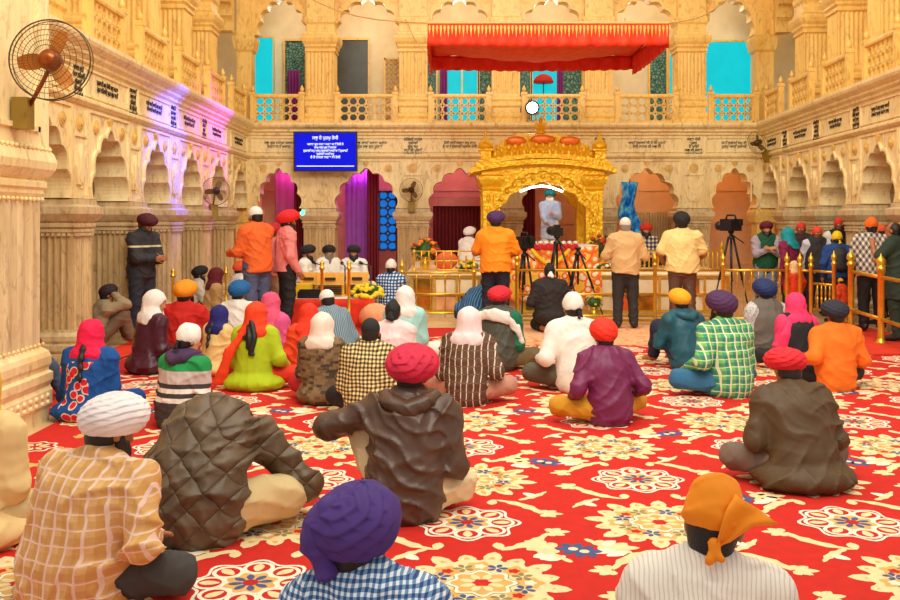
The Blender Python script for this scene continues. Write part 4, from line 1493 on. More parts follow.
def surface_nets(f, lo, hi, h):
    lo = np.array(lo, dtype=np.float64); hi = np.array(hi, dtype=np.float64)
    B = 4
    nb = np.ceil((hi - lo) / (h * B)).astype(int)
    n = nb * B + 1
    # coarse pass
    cx = [lo[i] + (np.arange(nb[i]) + .5) * h * B for i in range(3)]
    G = np.stack(np.meshgrid(*cx, indexing='ij'), -1).reshape(-1, 3).astype(np.float32)
    dc = f(G).reshape(nb)
    act = np.abs(dc) < h * B * 1.6 + .012
    # dilate to be safe
    a2 = act.copy()
    for ax in range(3):
        s = [slice(None)] * 3; t = [slice(None)] * 3
        s[ax] = slice(1, None); t[ax] = slice(None, -1)
        b = a2.copy()
        b[tuple(s)] |= a2[tuple(t)]
        b[tuple(t)] |= a2[tuple(s)]
        a2 = b
    act = act | (a2 & (np.abs(dc) < h * B * 3))
    full = np.where(dc < 0, -1.0, 1.0).astype(np.float32)
    val = np.ones(n, dtype=np.float32)
    val[:-1, :-1, :-1] = full.repeat(B, 0).repeat(B, 1).repeat(B, 2)
    msk = np.zeros(n, dtype=bool)
    m = act.repeat(B, 0).repeat(B, 1).repeat(B, 2)
    msk[:-1, :-1, :-1] |= m
    msk[1:, :-1, :-1] |= m
    msk[:-1, 1:, :-1] |= m
    msk[:-1, :-1, 1:] |= m
    msk[1:, 1:, :-1] |= m; msk[1:, :-1, 1:] |= m; msk[:-1, 1:, 1:] |= m; msk[1:, 1:, 1:] |= m
    idx = np.argwhere(msk)
    pts = (lo + idx * h).astype(np.float32)
    out = np.empty(len(pts), dtype=np.float32)
    for s in range(0, len(pts), 200000):
        out[s:s + 200000] = f(pts[s:s + 200000])
    val[idx[:, 0], idx[:, 1], idx[:, 2]] = out
    val[0] = val[-1] = 1; val[:, 0] = val[:, -1] = 1; val[:, :, 0] = val[:, :, -1] = 1
    ins = val < 0
    c = np.zeros(n - 1, dtype=np.int8)
    corners = [(i, j, k) for i in (0, 1) for j in (0, 1) for k in (0, 1)]
    sl = lambda o: tuple(slice(o[i], n[i] - 1 + o[i]) for i in range(3))
    for o in corners: c += ins[sl(o)]
    cells = np.argwhere((c > 0) & (c < 8))
    if len(cells) == 0: return np.zeros((0, 3)), np.zeros((0, 4), int)
    vid = -np.ones(n - 1, dtype=np.int64)
    vid[cells[:, 0], cells[:, 1], cells[:, 2]] = np.arange(len(cells))
    acc = np.zeros((len(cells), 3)); cnt = np.zeros(len(cells))
    for a in corners:
        for ax in range(3):
            if a[ax]: continue
            b = list(a); b[ax] = 1
            ca, cb2 = cells + np.array(a), cells + np.array(b)
            va = val[ca[:, 0], ca[:, 1], ca[:, 2]]; vb = val[cb2[:, 0], cb2[:, 1], cb2[:, 2]]
            x = (va < 0) != (vb < 0)
            t = np.where(x, va / np.where(x, va - vb, 1), 0)
            q = np.tile(np.array(a, dtype=float), (len(cells), 1))
            q[:, ax] += t
            acc += q * x[:, None]; cnt += x
    verts = lo + (cells + acc / cnt[:, None]) * h
    faces = []
    for ax in range(3):
        u, v = (ax + 1) % 3, (ax + 2) % 3
        a = ins.copy(); s0 = [slice(None)] * 3; s1 = [slice(None)] * 3
        s0[ax] = slice(None, -1); s1[ax] = slice(1, None)
        x = ins[tuple(s0)] != ins[tuple(s1)]
        e = np.argwhere(x)
        e = e[(e[:, u] > 0) & (e[:, v] > 0) & (e[:, u] < n[u] - 1) & (e[:, v] < n[v] - 1)]
        du = np.zeros(3, int); du[u] = 1
        dv = np.zeros(3, int); dv[v] = 1
        g = lambda c_: vid[c_[:, 0], c_[:, 1], c_[:, 2]]
        q = np.stack([g(e - du - dv), g(e - dv), g(e), g(e - du)], 1)
        flip = ~ins[e[:, 0], e[:, 1], e[:, 2]]
        q[flip] = q[flip][:, ::-1]
        faces.append(q[(q >= 0).all(1)])
    return verts, np.concatenate(faces)

def np_mesh(name, V, F, mats, mi=None, parent=None):
    me = bpy.data.meshes.new(name)
    me.vertices.add(len(V))
    me.vertices.foreach_set('co', np.asarray(V, dtype=np.float32).ravel())
    F = np.asarray(F)
    me.loops.add(F.size)
    me.loops.foreach_set('vertex_index', F.ravel().astype(np.int32))
    me.polygons.add(len(F))
    me.polygons.foreach_set('loop_start', (np.arange(len(F)) * F.shape[1]).astype(np.int32))
    me.polygons.foreach_set('use_smooth', np.ones(len(F), dtype=bool))
    for m in mats: me.materials.append(m)
    if mi is not None: me.polygons.foreach_set('material_index', mi.astype(np.int32))
    me.update(calc_edges=True)
    o = bpy.data.objects.new(name, me)
    COL.objects.link(o)
    if parent is not None: o.parent = parent
    return o

def _n(): pass
def nets(sdf, pts_lo, pts_hi, h, name, mats, parent, mi=None):
    V, F = surface_nets(sdf, pts_lo, pts_hi, h)
    if len(F) == 0: return None
    return np_mesh(name, V, F, mats, None, parent)

# ------------------------------------------------------------------ cloth materials (patterns are of the weave, in garment coordinates)
def cloth(name, rgb, pat=None, rough=.8, bump=.35, sheen=0.0):
    if name in _cache: return _cache[name]
    n = NT(name, rough)
    c = s2l(rgb) if not isinstance(rgb, list) else s2l(rgb[0])
    x, y, z = n.sep()
    wob = n.math('MULTIPLY', n.noise(5, 2), .05)
    if pat is None:
        n.color(n.ramp(n.noise(7, 4), [(.3, tuple(v * .9 for v in c)), (.7, tuple(min(1, v * 1.06) for v in c))]))
    else:
        kind, s = pat[0], pat[1]
        cs = [s2l(q) for q in rgb]
        xx, zz = n.math('ADD', x, wob), n.math('ADD', z, wob)
        if kind == 'gingham':
            a = n.wave01(xx, s); b = n.wave01(zz, s)
            f = n.math('MULTIPLY', n.math('ADD', a, b), .5)
            n.color(n.ramp(f, [(0, cs[1]), (.25, cs[2] if len(cs) > 2 else tuple((p + q) / 2 for p, q in zip(cs[0], cs[1]))), (.75, cs[0])], 'CONSTANT'))
        elif kind == 'plaid':
            a = n.wave01(xx, s, .45); b = n.wave01(zz, s, .45)
            l1 = n.wave01(n.math('ADD', xx, .012), s * 1.0, .18); l2 = n.wave01(n.math('ADD', zz, .012), s * 1.0, .1)
            k = n.mix(n.math('MULTIPLY', a, .75), cs[0], cs[1])
            k = n.mix(n.math('MULTIPLY', b, .6), k, cs[2])
            k = n.mix(n.math('MULTIPLY', n.math('MAXIMUM', l1, l2), .8), k, cs[3])
            n.color(k)
        elif kind == 'vstripe':
            k = n.mix(n.wave01(xx, s, pat[2] if len(pat) > 2 else .2), cs[0], cs[1])
            if len(cs) > 2: k = n.mix(n.wave01(zz, s * .8, .12), k, cs[2])
            n.color(k)
        elif kind == 'hstripe':
            n.color(n.mix(n.wave01(zz, s, pat[2] if len(pat) > 2 else .5), cs[0], cs[1]))
        elif kind == 'argyle':
            a = n.wave01(n.math('ADD', n.math('MULTIPLY', x, 1.6), z), s); b = n.wave01(n.math('SUBTRACT', n.math('MULTIPLY', x, 1.6), z), s)
            f = n.math('MULTIPLY', n.math('ADD', a, b), .5)
            n.color(n.ramp(f, [(0, cs[0]), (.25, cs[2]), (.75, cs[1])], 'CONSTANT'))
        elif kind == 'camo':
            v_ = n.mapping((1, 1, 1))
            b = n.N('ShaderNodeTexBrick')
            b.inputs['Scale'].default_value = s
            b.inputs['Mortar Size'].default_value = 0
            b.inputs['Color1'].default_value = (0, 0, 0, 1); b.inputs['Color2'].default_value = (1, 1, 1, 1)
            m2 = n.mapping((1, 1, 1), 'Object', (PI / 2, 0, 0))
            n.t.links.new(m2, b.inputs['Vector'])
            n.color(n.ramp(n.math('ADD', n.math('MULTIPLY', b.outputs[0], .6), n.math('MULTIPLY', n.noise(9), .5)), [(.2, cs[0]), (.4, cs[1]), (.6, cs[2])], 'CONSTANT'))
        elif kind == 'bands':          # (z limits) bottom to top
            k = cs[0]
            for lim, cc in zip(pat[1], cs[1:]):
                k = n.mix(n.math('GREATER_THAN', z, lim), k, cc)
            n.color(k)
        elif kind == 'roses':
            v_ = n.voronoi(s, n.mapping((1, .3, 1)))
            inside = n.math('LESS_THAN', n.math('ABSOLUTE', n.math('ADD', n.math('ADD', x, pat[2]), n.math('MULTIPLY', n.math('SUBTRACT', n.noise(9, 1), .5), .12))), .12)
            hh = n.math('MULTIPLY', inside, n.math('LESS_THAN', z, .52))
            k = n.ramp(v_, [(0, cs[1]), (.36, cs[1]), (.40, cs[2]), (.52, cs[0])], 'CONSTANT')
            n.color(n.mix(hh, cs[0], k))
        elif kind == 'quilt':
            n.color(n.ramp(n.noise(7, 4), [(.3, cs[0]), (.7, cs[1])]))
            qa = n.math('ABSOLUTE', n.math('SINE', n.math('MULTIPLY', n.math('ADD', xx, zz), s)))
            qb = n.math('ABSOLUTE', n.math('SINE', n.math('MULTIPLY', n.math('SUBTRACT', xx, zz), s)))
            quilt = n.math('POWER', n.math('MINIMUM', qa, qb), .5)
        elif kind == 'dots':
            n.color(n.ramp(n.voronoi(s), [(0, cs[1]), (.28, cs[0])], 'CONSTANT'))
    if bump:
        mp = n.mapping((1, 1, .6), 'Object', (0, .7, 0))
        w1 = n.N('ShaderNodeTexNoise')
        w1.noise_type = 'RIDGED_MULTIFRACTAL'
        w1.inputs['Scale'].default_value = 5
        w1.inputs['Detail'].default_value = 2.5
        w1.inputs['Distortion'].default_value = .9
        n.t.links.new(mp, w1.inputs['Vector'])
        n.bump(n.math('SUBTRACT', n.math('MULTIPLY', n.noise(170, 2), .05), n.math('MULTIPLY', w1.outputs[0], .5)) if not (pat and pat[0] == 'quilt') else n.math('SUBTRACT', n.math('MULTIPLY', quilt, .6), n.math('MULTIPLY', w1.outputs[0], .4)), min(1, bump * 1.3), .03)
    _cache[name] = n.m
    return n.m

SKIN = {}
def skin(k):
    if k not in SKIN:
        rgb = {'a': (176, 112, 70), 'b': (206, 142, 96), 'c': (138, 82, 50)}[k]
        n = NT('skin_' + k, .5)
        n.color(n.ramp(n.noise(12, 3), [(.3, tuple(v * .88 for v in s2l(rgb))), (.7, s2l(rgb))]))
        n.b.inputs['Subsurface Weight'].default_value = .05
        SKIN[k] = n.m
    return SKIN[k]
HAIR = plain('black_hair', (26, 20, 18), .45, 0, .2, 30, .4, 120)
GREYB = plain('grey_beard', (128, 118, 104), .7, 0, .3, 30, .5, 120)
M['shoe'] = plain('dark_shoe', (38, 30, 26), .5)

def rotm(yaw=0, pitch=0, roll=0):
    return np.array(Matrix.Rotation(yaw, 3, 'Z') @ Matrix.Rotation(-pitch, 3, 'X') @ Matrix.Rotation(roll, 3, 'Y'))

def ik(s, t, l1, l2, pole):
    s, t, pole = np.array(s), np.array(t), np.array(pole, dtype=float)
    d = t - s
    L = np.linalg.norm(d)
    if L > (l1 + l2) * .995:
        t = s + d / L * (l1 + l2) * .995
        d = t - s; L = np.linalg.norm(d)
    a = (l1 * l1 - l2 * l2 + L * L) / (2 * L)
    h = math.sqrt(max(0, l1 * l1 - a * a))
    u = d / L
    p = pole - u * (pole @ u)
    p = p / (np.linalg.norm(p) + 1e-9)
    return s + u * a + p * h, t

def folds(seed, amp, f=1.0, dirx=.5):
    r = random.Random(seed)
    ph = [r.uniform(0, 6.28) for _ in range(6)]
    sg = r.choice((-1, 1))
    def fn(p):
        x, y, z = p[:, 0], p[:, 1], p[:, 2]
        w = 1.5 * np.sin(7 * x + 5 * z + ph[0]) + 1.1 * np.sin(6 * y - 8 * z + ph[1]) + .6 * np.sin(17 * x - 13 * z + ph[5])
        a = 1 - np.abs(np.sin((15 * z + sg * dirx * 16 * x + 6 * y) * f + w + ph[2]))
        b = 1 - np.abs(np.sin((24 * x - sg * 10 * z + 12 * y) * f + 1.2 * w + ph[3]))
        c = 1 - np.abs(np.sin((13 * x + sg * 21 * z - 9 * y) * f - w + ph[4]))
        m = .5 + .5 * np.sin(6 * x + 5 * z + ph[4])
        m2 = .5 + .5 * np.sin(5 * x - 7 * z + ph[0])
        e = 1 - np.abs(np.sin((31 * z + sg * 22 * x - 17 * y) * f + 1.7 * w + ph[5]))
        g = 1 - np.abs(np.sin((-sg * 37 * x + 25 * z + 14 * y) * f + 1.4 * w + ph[1]))
        return (-amp * (1.5 * a * a * m + 1.2 * b * b * (1 - m) + 1.2 * c ** 3 * m2 + .5 * e * e * m2 + .45 * g ** 3 * (1 - m2) - .6)).astype(np.float32)
    return fn

def turban_mesh(name, mat, parent, Hc, R, rad, cz, n_l, amp, tilt, style, seed, res, drop=.0, flop=0):
    """wrapped turban: latitude layers that cross at the back"""
    na, nl = res
    rg = random.Random(seed)
    ph = [rg.uniform(0, 6.28) for _ in range(4)]
    V = []
    lat0 = -.62
    for j in range(nl + 1):
        la = lat0 + (PI / 2 - lat0) * (j / nl)
        for i in range(na):
            az = 2 * PI * i / na
            n = (math.cos(la) * math.sin(az), -math.cos(la) * math.cos(az), math.sin(la))
            def fam(ax, k):
                L_ = math.sqrt(sum(q * q for q in ax))
                ca = sum(n[q] * ax[q] for q in range(3)) / L_
                an_ = math.acos(max(-1, min(1, ca)))
                e1 = (ax[2], 0, -ax[0]); e2 = (ax[1] * e1[2] - ax[2] * e1[1], ax[2] * e1[0] - ax[0] * e1[2], ax[0] * e1[1] - ax[1] * e1[0])
                az2 = math.atan2(sum(n[q] * e2[q] for q in range(3)), sum(n[q] * e1[q] for q in range(3)))
                lay = an_ * n_l / 1.6 + k * az2 / (2 * PI) + .10 * math.sin(2 * az2 + ph[2]) + .06 * math.sin(5 * az2 + ph[0])
                f_ = lay - math.floor(lay)
                return (f_ ** .6) * (1 - max(0, (f_ - .86) / .14) ** 2)
            if style == 'swirl': prof = max(fam((-.25, -.75, .75), 1), .75 * fam((.6, -.2, .8), 0))
            elif style == 'vee': prof = max(fam((-.75, -.1, .8), 0), fam((.75, -.1, .8), 0))
            else: prof = max(fam((-tilt, -.25, 1), 1), .8 * fam((tilt * 1.1, -.2, 1), 0))
            fade = 1
            r = 1 + amp * (prof - .5) + .012 * math.sin(5 * az + 4 * la + ph[3]) + .006 * math.sin(13 * az - 9 * la + ph[1])
            # squashed dome: widest above the rim
            wide = 1 + .07 * math.sin((la - lat0) / (PI / 2 - lat0) * PI)
            if flop:
                wide *= 1 + .28 * max(0, math.cos(az - flop)) ** 6 * max(0, math.cos(la + .25)) ** 3
            V.append((n[0] * rad[0] * r * wide, n[1] * rad[1] * r * wide, cz + n[2] * rad[2] * r + (-drop * math.cos(az) if la < 0 else -drop * math.cos(az) * math.cos(la))))
    # inner rim
    for i in range(na):
        v = V[i]
        V.append((v[0] * .8, v[1] * .8, v[2] + .012))
    F = []
    for j in range(nl):
        for i in range(na):
            i2 = (i + 1) % na
            F.append((j * na + i, j * na + i2, (j + 1) * na + i2, (j + 1) * na + i))
    b0 = (nl + 1) * na
    for i in range(na):
        i2 = (i + 1) % na
        F.append((b0 + i, b0 + i2, i2, i))
    V = np.array(V) @ np.asarray(R).T + np.asarray(Hc)
    return np_mesh(name, V, np.array(F), [mat], None, parent)

def hand(S, w, d, n, sc_=1.0, curl=.5):
    """palm with four unequal fingers and a thumb. w wrist, d direction, n palm normal"""
    d = np.array(d) / np.linalg.norm(d); n = np.array(n, dtype=float)
    n = n - d * (n @ d); n /= np.linalg.norm(n)
    s = np.cross(d, n)
    p = np.array(w)
    S.cone(p, p + d * .045 * sc_, .026 * sc_, .03 * sc_, .02)
    S.cone(p + d * .05 * sc_ - s * .02, p + d * .075 * sc_ - s * .022, .02, .016, .015)
    S.cone(p + d * .05 * sc_ + s * .02, p + d * .072 * sc_ + s * .024, .02, .016, .015)
    for q, L in ((-.03, .058), (-.01, .072), (.011, .066), (.031, .05)):
        a = p + d * .085 * sc_ + s * q
        b = a + (d * math.cos(curl * .7) + n * math.sin(curl * .7)) * L * .55
        c = b + (d * math.cos(curl * 1.7) + n * math.sin(curl * 1.7)) * L * .5
        S.cone(a, b, .0105, .0095, .006)
        S.cone(b, c, .0095, .008, .006)
    a = p + d * .035 - s * .028
    b = a + (d * .6 - s * .75 + n * .3) * .045
    c = b + (d * .85 - s * .2 + n * .4) * .032
    S.cone(a, b, .013, .011, .01)
    S.cone(b, c, .011, .009, .006)

def foot(S, ank, tip, k=.03, toes=False):
    a, t = np.array(ank), np.array(tip)
    d = (t - a); d = d / np.linalg.norm(d)
    S.cone(a, a + d * .02 - np.array((0, 0, .01)), .042, .04, k)
    S.cone(a - d * .035, a, .036, .04, k)
    S.cone(a, t, .04, .026, k)
    if toes:
        s = np.cross(d, (0, 0, 1.0)); s /= np.linalg.norm(s) + 1e-9
        for q, L, r in ((-.034, .045, .013), (-.016, .04, .010), (0, .037, .0095), (.015, .033, .009), (.03, .028, .0085)):
            b = t + s * q
            S.cone(b - d * .03, b + d * L * .7, r * 1.1, r, .008)

COUNT = [0]
def person(label, px, Y, top, pose='cross', rot=0.0, lean=14, curve=10, side=0.0, head=(0, 0, 0), z0=.03, sk='a', h=.017,
           shirt=None, legs=None, hat=None, hatm=None, hat2=None, beard=None, hair=None, hands=None, feet=None, sleeve=1.0, wide=1.0, skirt=None, vest=None,
           legcfg=None, fold=.010, scarfback=0, face=False, poles=None, name='person', shoes=None, hood=None, fat=1.0, pack=None, longhair=None, collar=True,
           ht=None, hem=None, group=None, toes=False, tb=None, skl=None, kurta=False):
    COUNT[0] += 1
    seed = COUNT[0]
    rg = random.Random(seed * 7)
    # ---- skeleton in a metre space, person faces +y
    if pose == 'stand': P0 = V3(0, 0, .93)
    elif pose == 'kneel': P0 = V3(0, -.08, .30)
    elif pose == 'bench': P0 = V3(0, 0, .12)
    else: P0 = V3(0, 0, .125)
    r = math.radians
    sd = math.sin(r(side))
    def dr(a): return V3(sd, math.sin(r(a)), math.cos(r(a))) / np.linalg.norm(V3(sd, math.sin(r(a)), math.cos(r(a))))
    p1 = P0 + .16 * dr(lean * .4)
    p2 = p1 + .16 * dr(lean)
    p3 = p2 + .13 * dr(lean + curve * .6)
    nk = p3 + .062 * dr(lean + curve)
    yaw, pit, rol = (r(v) for v in head)
    hp = (lean + curve) * .45
    Hc = nk + .112 * dr(hp + head[1] * .4)
    R = rotm(yaw, pit + r(hp * .6), rol)
    shp = p3 + V3(0, 0, -.02)
    SW = .172 * wide
    sh = {s: shp + V3(s * SW, 0, -.012) for s in (-1, 1)}
    hipw = .10
    hip = {s: P0 + V3(s * hipw, .02, -.01) for s in (-1, 1)}
    lc = legcfg or {}
    kn, an, tp = {}, {}, {}
    for s in (-1, 1):
        c = lc.get(s)
        if pose == 'stand':
            k_, a_, t_ = (s * .11, .02, .50), (s * .12, -.03, .085), (s * .16, .13, .03)
        elif pose == 'kneel':
            k_, a_, t_ = (s * .15, .36, .075), (s * .12, -.07, .065), (s * .10, -.20, .05)
        else:
            mode = c if isinstance(c, str) else ('up' if pose == 'kneesup' else 'flat')
            if mode == 'flat': k_, a_, t_ = (s * .36, .25, .13), (-s * .06, .34, .065), (-s * .20, .32, .05)
            elif mode == 'wide': k_, a_, t_ = (s * .43, .12, .12), (s * .06, .30, .06), (-s * .07, .32, .05)
            elif mode == 'up': k_, a_, t_ = (s * .17, .34, .44), (s * .15, .46, .07), (s * .17, .62, .035)
            elif mode == 'upout': k_, a_, t_ = (s * .33, .24, .40), (s * .27, .40, .07), (s * .33, .55, .035)
            elif mode == 'side': k_, a_, t_ = (s * .38, .16, .11), (s * .34, -.2, .06), (s * .4, -.3, .05)
        if isinstance(c, tuple): k_, a_, t_ = c
        kn[s], an[s], tp[s] = V3(*k_), V3(*a_), V3(*t_)
    hd = {}
    for s in (-1, 1):
        dflt = V3(s * .10, .27, .235) if pose in ('cross', 'bench') else V3(s * .16, .36, .40) if pose == 'kneesup' else V3(s * .12, .28, .34) if pose == 'kneel' else V3(s * .27, .03, .86)
        hd[s] = V3(*hands[s]) if hands and s in hands else dflt
    el = {}
    for s in (-1, 1):
        pole = poles[s] if poles and s in poles else (s * .42, -.5, -.75)
        el[s], hd[s] = ik(sh[s], hd[s], .28, .25, pole)
    f = fat
    # ---- body: one continuous surface
    S = SDF()
    spine = [P0 + V3(0, 0, -.03), P0 + V3(0, 0, .05), p1, p2, p3]
    SA = [.165 * f, .168 * f, .148 * f, .165 * f, .14]
    SB = [.13 * f, .125 * f, .11 * f, .115 * f, .08]
    S.tube(spine, SA, SB, (1, 0, 0), .04)
    S.cone(sh[-1], sh[1], .06, .06, .05)
    S.cone(p3, nk, .08, .06, .04)
    S.cone(nk, Hc - R @ V3(0, .01, .05), .055, .055, .03)
    for s in (-1, 1):
        S.cone(sh[s], el[s], .056, .044, .03)
        S.cone(el[s], hd[s], .043, .030, .02)
        S.cone(hip[s], kn[s], .085, .062, .04)
        S.cone(kn[s], an[s], .06, .04, .02)
        foot(S, an[s], tp[s], .02, toes)
    H = lambda x, y, z: Hc + R @ V3(x, y, z)
    S.ell(H(0, -.012, .028), (.077, .096, .092), R, .02)
    S.ell(H(0, .032, -.05), (.058, .062, .066), R, .03)
    S.cone(H(0, .088, .012), H(0, .108, -.026), .011, .016, .014)
    S.cone(H(-.028, .082, .026), H(.028, .082, .026), .014, .014, .015)
    for s in (-1, 1):
        S.ell(H(s * .08, -.004, -.008), (.012, .022, .032), R, .01)
        fd = hd[s] - el[s]
        pn = np.cross(fd, (s, 0, .2)) if pose != 'stand' else V3(-s, .2, 0)
        if np.linalg.norm(pn) < 1e-3: pn = V3(0, 0, 1)
        if pose in ('cross', 'kneel', 'bench') and pn[2] > 0: pn = -pn
        hand(S, hd[s], fd, pn)
    if face:
        for s in (-1, 1): S.cut(lambda p, c=H(s * .03, .092, .006).astype(np.float32): .013 - np.sqrt(((p - c) ** 2).sum(1)))
        S.cone(H(-.018, .086, -.062), H(.018, .086, -.062), .008, .008, .006)
    allp = np.array([P0, p3, nk, Hc + (0, 0, .12), Hc] + [q[s] for q in (kn, an, tp, hd, el, sh) for s in (-1, 1)])
    lo, hi = allp.min(0) - .34, allp.max(0) + .34
    lo[2] = max(lo[2], -.06)
    body = nets(S, lo, hi, h, name, [skin(sk)], None)
    scl = 1.0
    ztop = Hc[2] + {'turban': .180, 'kerchief': .155, 'patka': .165, 'hood': .145, 'cap': .14}.get(hat, .125)
    if top is not None:
        scl = (wz(top, Y) - z0) / ztop
    if ht: scl = ht
    body.location = (wx(px, Y), Y, z0)
    body.rotation_euler = (0, 0, math.radians(rot))
    body.scale = (scl,) * 3
    tag(body, label, 'person', group)
    ch = lambda sdf, nm, mats, hh=h, grow=0: nets(sdf, lo - grow, hi + grow, hh, nm, mats if isinstance(mats, list) else [mats], body)
    fo = folds(seed, fold)
    hf = h
    # ---- upper garment
    if shirt is not None:
        T = SDF()
        o = .018
        base = P0 + (V3(0, 0, -.05) if pose != 'stand' else V3(0, 0, -.20))
        pts = [base, P0 + V3(0, 0, .05), p1, p2, p3]
        A = [SA[0] + .04, SA[1] + .042, SA[2] + .05, SA[3] + .034, SA[4] + .03]
        B = [SB[0] + .04, SB[1] + .04, SB[2] + .042, SB[3] + .034, SB[4] + .03]
        if skirt == 'long':          # knee length coat or kurta
            if pose == 'stand':
                pts = [P0 + V3(0, 0, -.52)] + pts[1:]
                A[0], B[0] = .24, .2
            else:
                T.ell(P0 + V3(0, .02, -.05), (.27, .25, .13), None, .05)
        elif skirt == 'flare':
            T.ell(P0 + V3(0, .0, -.07), (.33, .28, .12), None, .06)
        T.tube(pts, A, B, (1, 0, 0), .05)
        T.cone(sh[-1] * .96 + shp * .04 + (0, 0, .004), sh[1] * .96 + shp * .04 + (0, 0, .004), .08, .08, .07)
        T.cone(p3, p3 + (nk - p3) * .5, .105, .08, .07)
        for s in (-1, 1):
            e2 = el[s]
            if sleeve >= .6:
                T.cone(sh[s], el[s], .084, .072, .06)
                w = el[s] + (hd[s] - el[s]) * min(1, sleeve - .04)
                T.cone(el[s], w, .072, .05, .03)
            elif sleeve > 0:
                T.cone(sh[s], sh[s] + (el[s] - sh[s]) * .78, .084, .08, .05)
        if pose == 'stand':
            zc = float(P0[2] - (.36 if skirt == 'long' else .10))
            T.cut(lambda p, zc=zc: zc + .015 * np.sin(9 * p[:, 0] + seed) - p[:, 2])
        T.disp(fo)
        ch(T, 'shirt' if not kurta else 'kurta', shirt, hf)
        if collar:
            c = SDF()
            up = (nk - p3) / np.linalg.norm(nk - p3)
            q = p3 + (nk - p3) * .55
            c.tube([q - up * .005, q + up * .032], [.079, .07], [.082, .072], (1, 0, 0), .01)
            c.cut(lambda p, q=q.astype(np.float32), u=up.astype(np.float32): (p - q) @ u - .034)
            ch(c, 'collar', shirt, min(h, .012))
    if vest is not None:
        T = SDF()
        T.tube([P0 + V3(0, 0, -.02), P0 + V3(0, 0, .05), p1, p2, p3], [SA[0] + .058, SA[1] + .06, SA[2] + .068, SA[3] + .052, SA[4] + .046], [SB[0] + .06, SB[1] + .06, SB[2] + .062, SB[3] + .054, SB[4] + .048], (1, 0, 0), .05)
        T.cone(sh[-1] * .72 + shp * .28 + (0, 0, .012), sh[1] * .72 + shp * .28 + (0, 0, .012), .094, .094, .05)
        T.cone(p3, p3 + (nk - p3) * .5, .12, .10, .06)
        T.disp(fo)
        ch(T, 'vest', vest, hf)
    # ---- trousers
    if legs is not None:
        L = SDF()
        L.tube([P0 + V3(0, 0, -.035), P0 + V3(0, 0, .06)], [.178 * f, .172 * f], [.142 * f, .132 * f], (1, 0, 0), .05)
        for s in (-1, 1):
            L.cone(hip[s], kn[s], .112, .088, .05)
            e = kn[s] + (an[s] - kn[s]) * (.97 if pose == 'stand' else .88)
            L.cone(kn[s], e, .086, .072, .03)
        L.disp(folds(seed + 50, fold * .8, 1.1))
        ch(L, 'trousers', legs, hf)
    if shoes is not None:
        for s in (-1, 1):
            L = SDF()
            a, t = an[s], tp[s]
            L.cone(a - (t - a) * .25 + V3(0, 0, -.035), t + (t - a) * .25 + V3(0, 0, .01), .046, .04, .02)
            L.cone(a + V3(0, 0, .0), a + (t - a) * .4 + V3(0, 0, -.02), .05, .045, .02)
            ch(L, 'shoe', shoes)
    # ---- hair, beard
    if hair is not None:
        L = SDF()
        L.ell(H(0, -.024, .015), (.084, .094, .104), R, .02)
        L.ell(H(0, -.05, -.055), (.062, .045, .05), R, .03)
        L.cut(lambda p, c=H(0, .035, 0).astype(np.float32), u=(R @ V3(0, 1, .35)).astype(np.float32): (p - c) @ u)
        ch(L, 'hair', hair, min(h, .013))
    if longhair is not None:
        L = SDF()
        kind = longhair
        b0, b1, b2 = H(0, -.125, -.06), p3 + V3(.0, -.16, -.04), p2 + V3(.02, -.175, -.08)
        if kind == 'loose':
            L.tube([b0, b1, b2], [.045, .08, .03], [.03, .035, .022], (1, 0, 0), .02)
            L.disp(lambda p: (.006 * np.sin(95 * p[:, 0] + 6 * np.sin(9 * p[:, 2])) + .02 * np.sin(60 * p[:, 0]) * np.clip(.36 - p[:, 2], 0, .3) * 3).astype(np.float32))
        else:
            b1 = p3 + V3(0, -.165, .0); b2 = p1 + V3(.02, -.185, .06)
            L.tube([b0, b1, b2], [.028, .03, .018], [.024, .026, .016], (1, 0, 0), .02)
            L.disp(lambda p: (.005 * np.sin(75 * p[:, 2] + 40 * np.abs(p[:, 0]))).astype(np.float32))
        ch(L, 'hair' if kind == 'loose' else 'braid', HAIR, min(h, .012))
    if beard is not None:
        L = SDF()
        bl = 1.0
        bm = HAIR
        if isinstance(beard, tuple): bm, bl = beard
        L.ell(H(0, .05, -.085), (.066, .06, .062), R, .02)
        L.cone(H(0, .07, -.10), H(0, .085, -.12 - .09 * bl), .05, .022, .03)
        L.cone(H(-.045, .07, -.045), H(.045, .07, -.045), .02, .02, .015)
        for s in (-1, 1): L.cone(H(s * .07, .02, -.02), H(s * .055, .05, -.08), .022, .035, .02)
        L.disp(lambda p: (.003 * np.sin(90 * p[:, 0] + 30 * p[:, 2])).astype(np.float32))
        ch(L, 'beard', bm, min(h, .012))
    if face:
        for s in (-1, 1):
            b = MB()
            c = H(s * .03, .082, .006)
            b.ball(tuple(c), .0115, 10, 8)
            q = H(s * .03, .0915, .005)
            b.mi = 1
            b.ball(tuple(q), .0055, 8, 6)
            b.build('eye', [M['white'], HAIR], body)
    # ---- headwear
    res = (120, 72) if h <= .0125 else (64, 40)
    if hat == 'turban':
        q = dict(rad=(.128, .142, .108), cz=.062, n=5, amp=.085, tilt=.5, style='diag', drop=.03, flop=0)
        if tb: q.update(tb)
        turban_mesh('turban', hatm, body, Hc, R, q['rad'], q['cz'], q['n'], q['amp'], q['tilt'] * rg.choice((1, 1, -1)) if not tb or 'tilt' not in tb else q['tilt'], q['style'], seed, res, q['drop'], q['flop'])
        if hat2 is not None:
            L = SDF()
            L.tube([H(0, .085, .045), H(0, .095, .1)], [.055, .02], [.02, .02], (1, 0, 0), .02)
            ch(L, 'under_turban', hat2, min(h, .013))
    elif hat == 'patka':             # tight cloth with a top knot
        L = SDF()
        L.ell(H(0, -.014, .036), (.087, .107, .097), R, .02)
        L.ell(H(0, -.0, .13), (.035, .035, .03), R, .03)
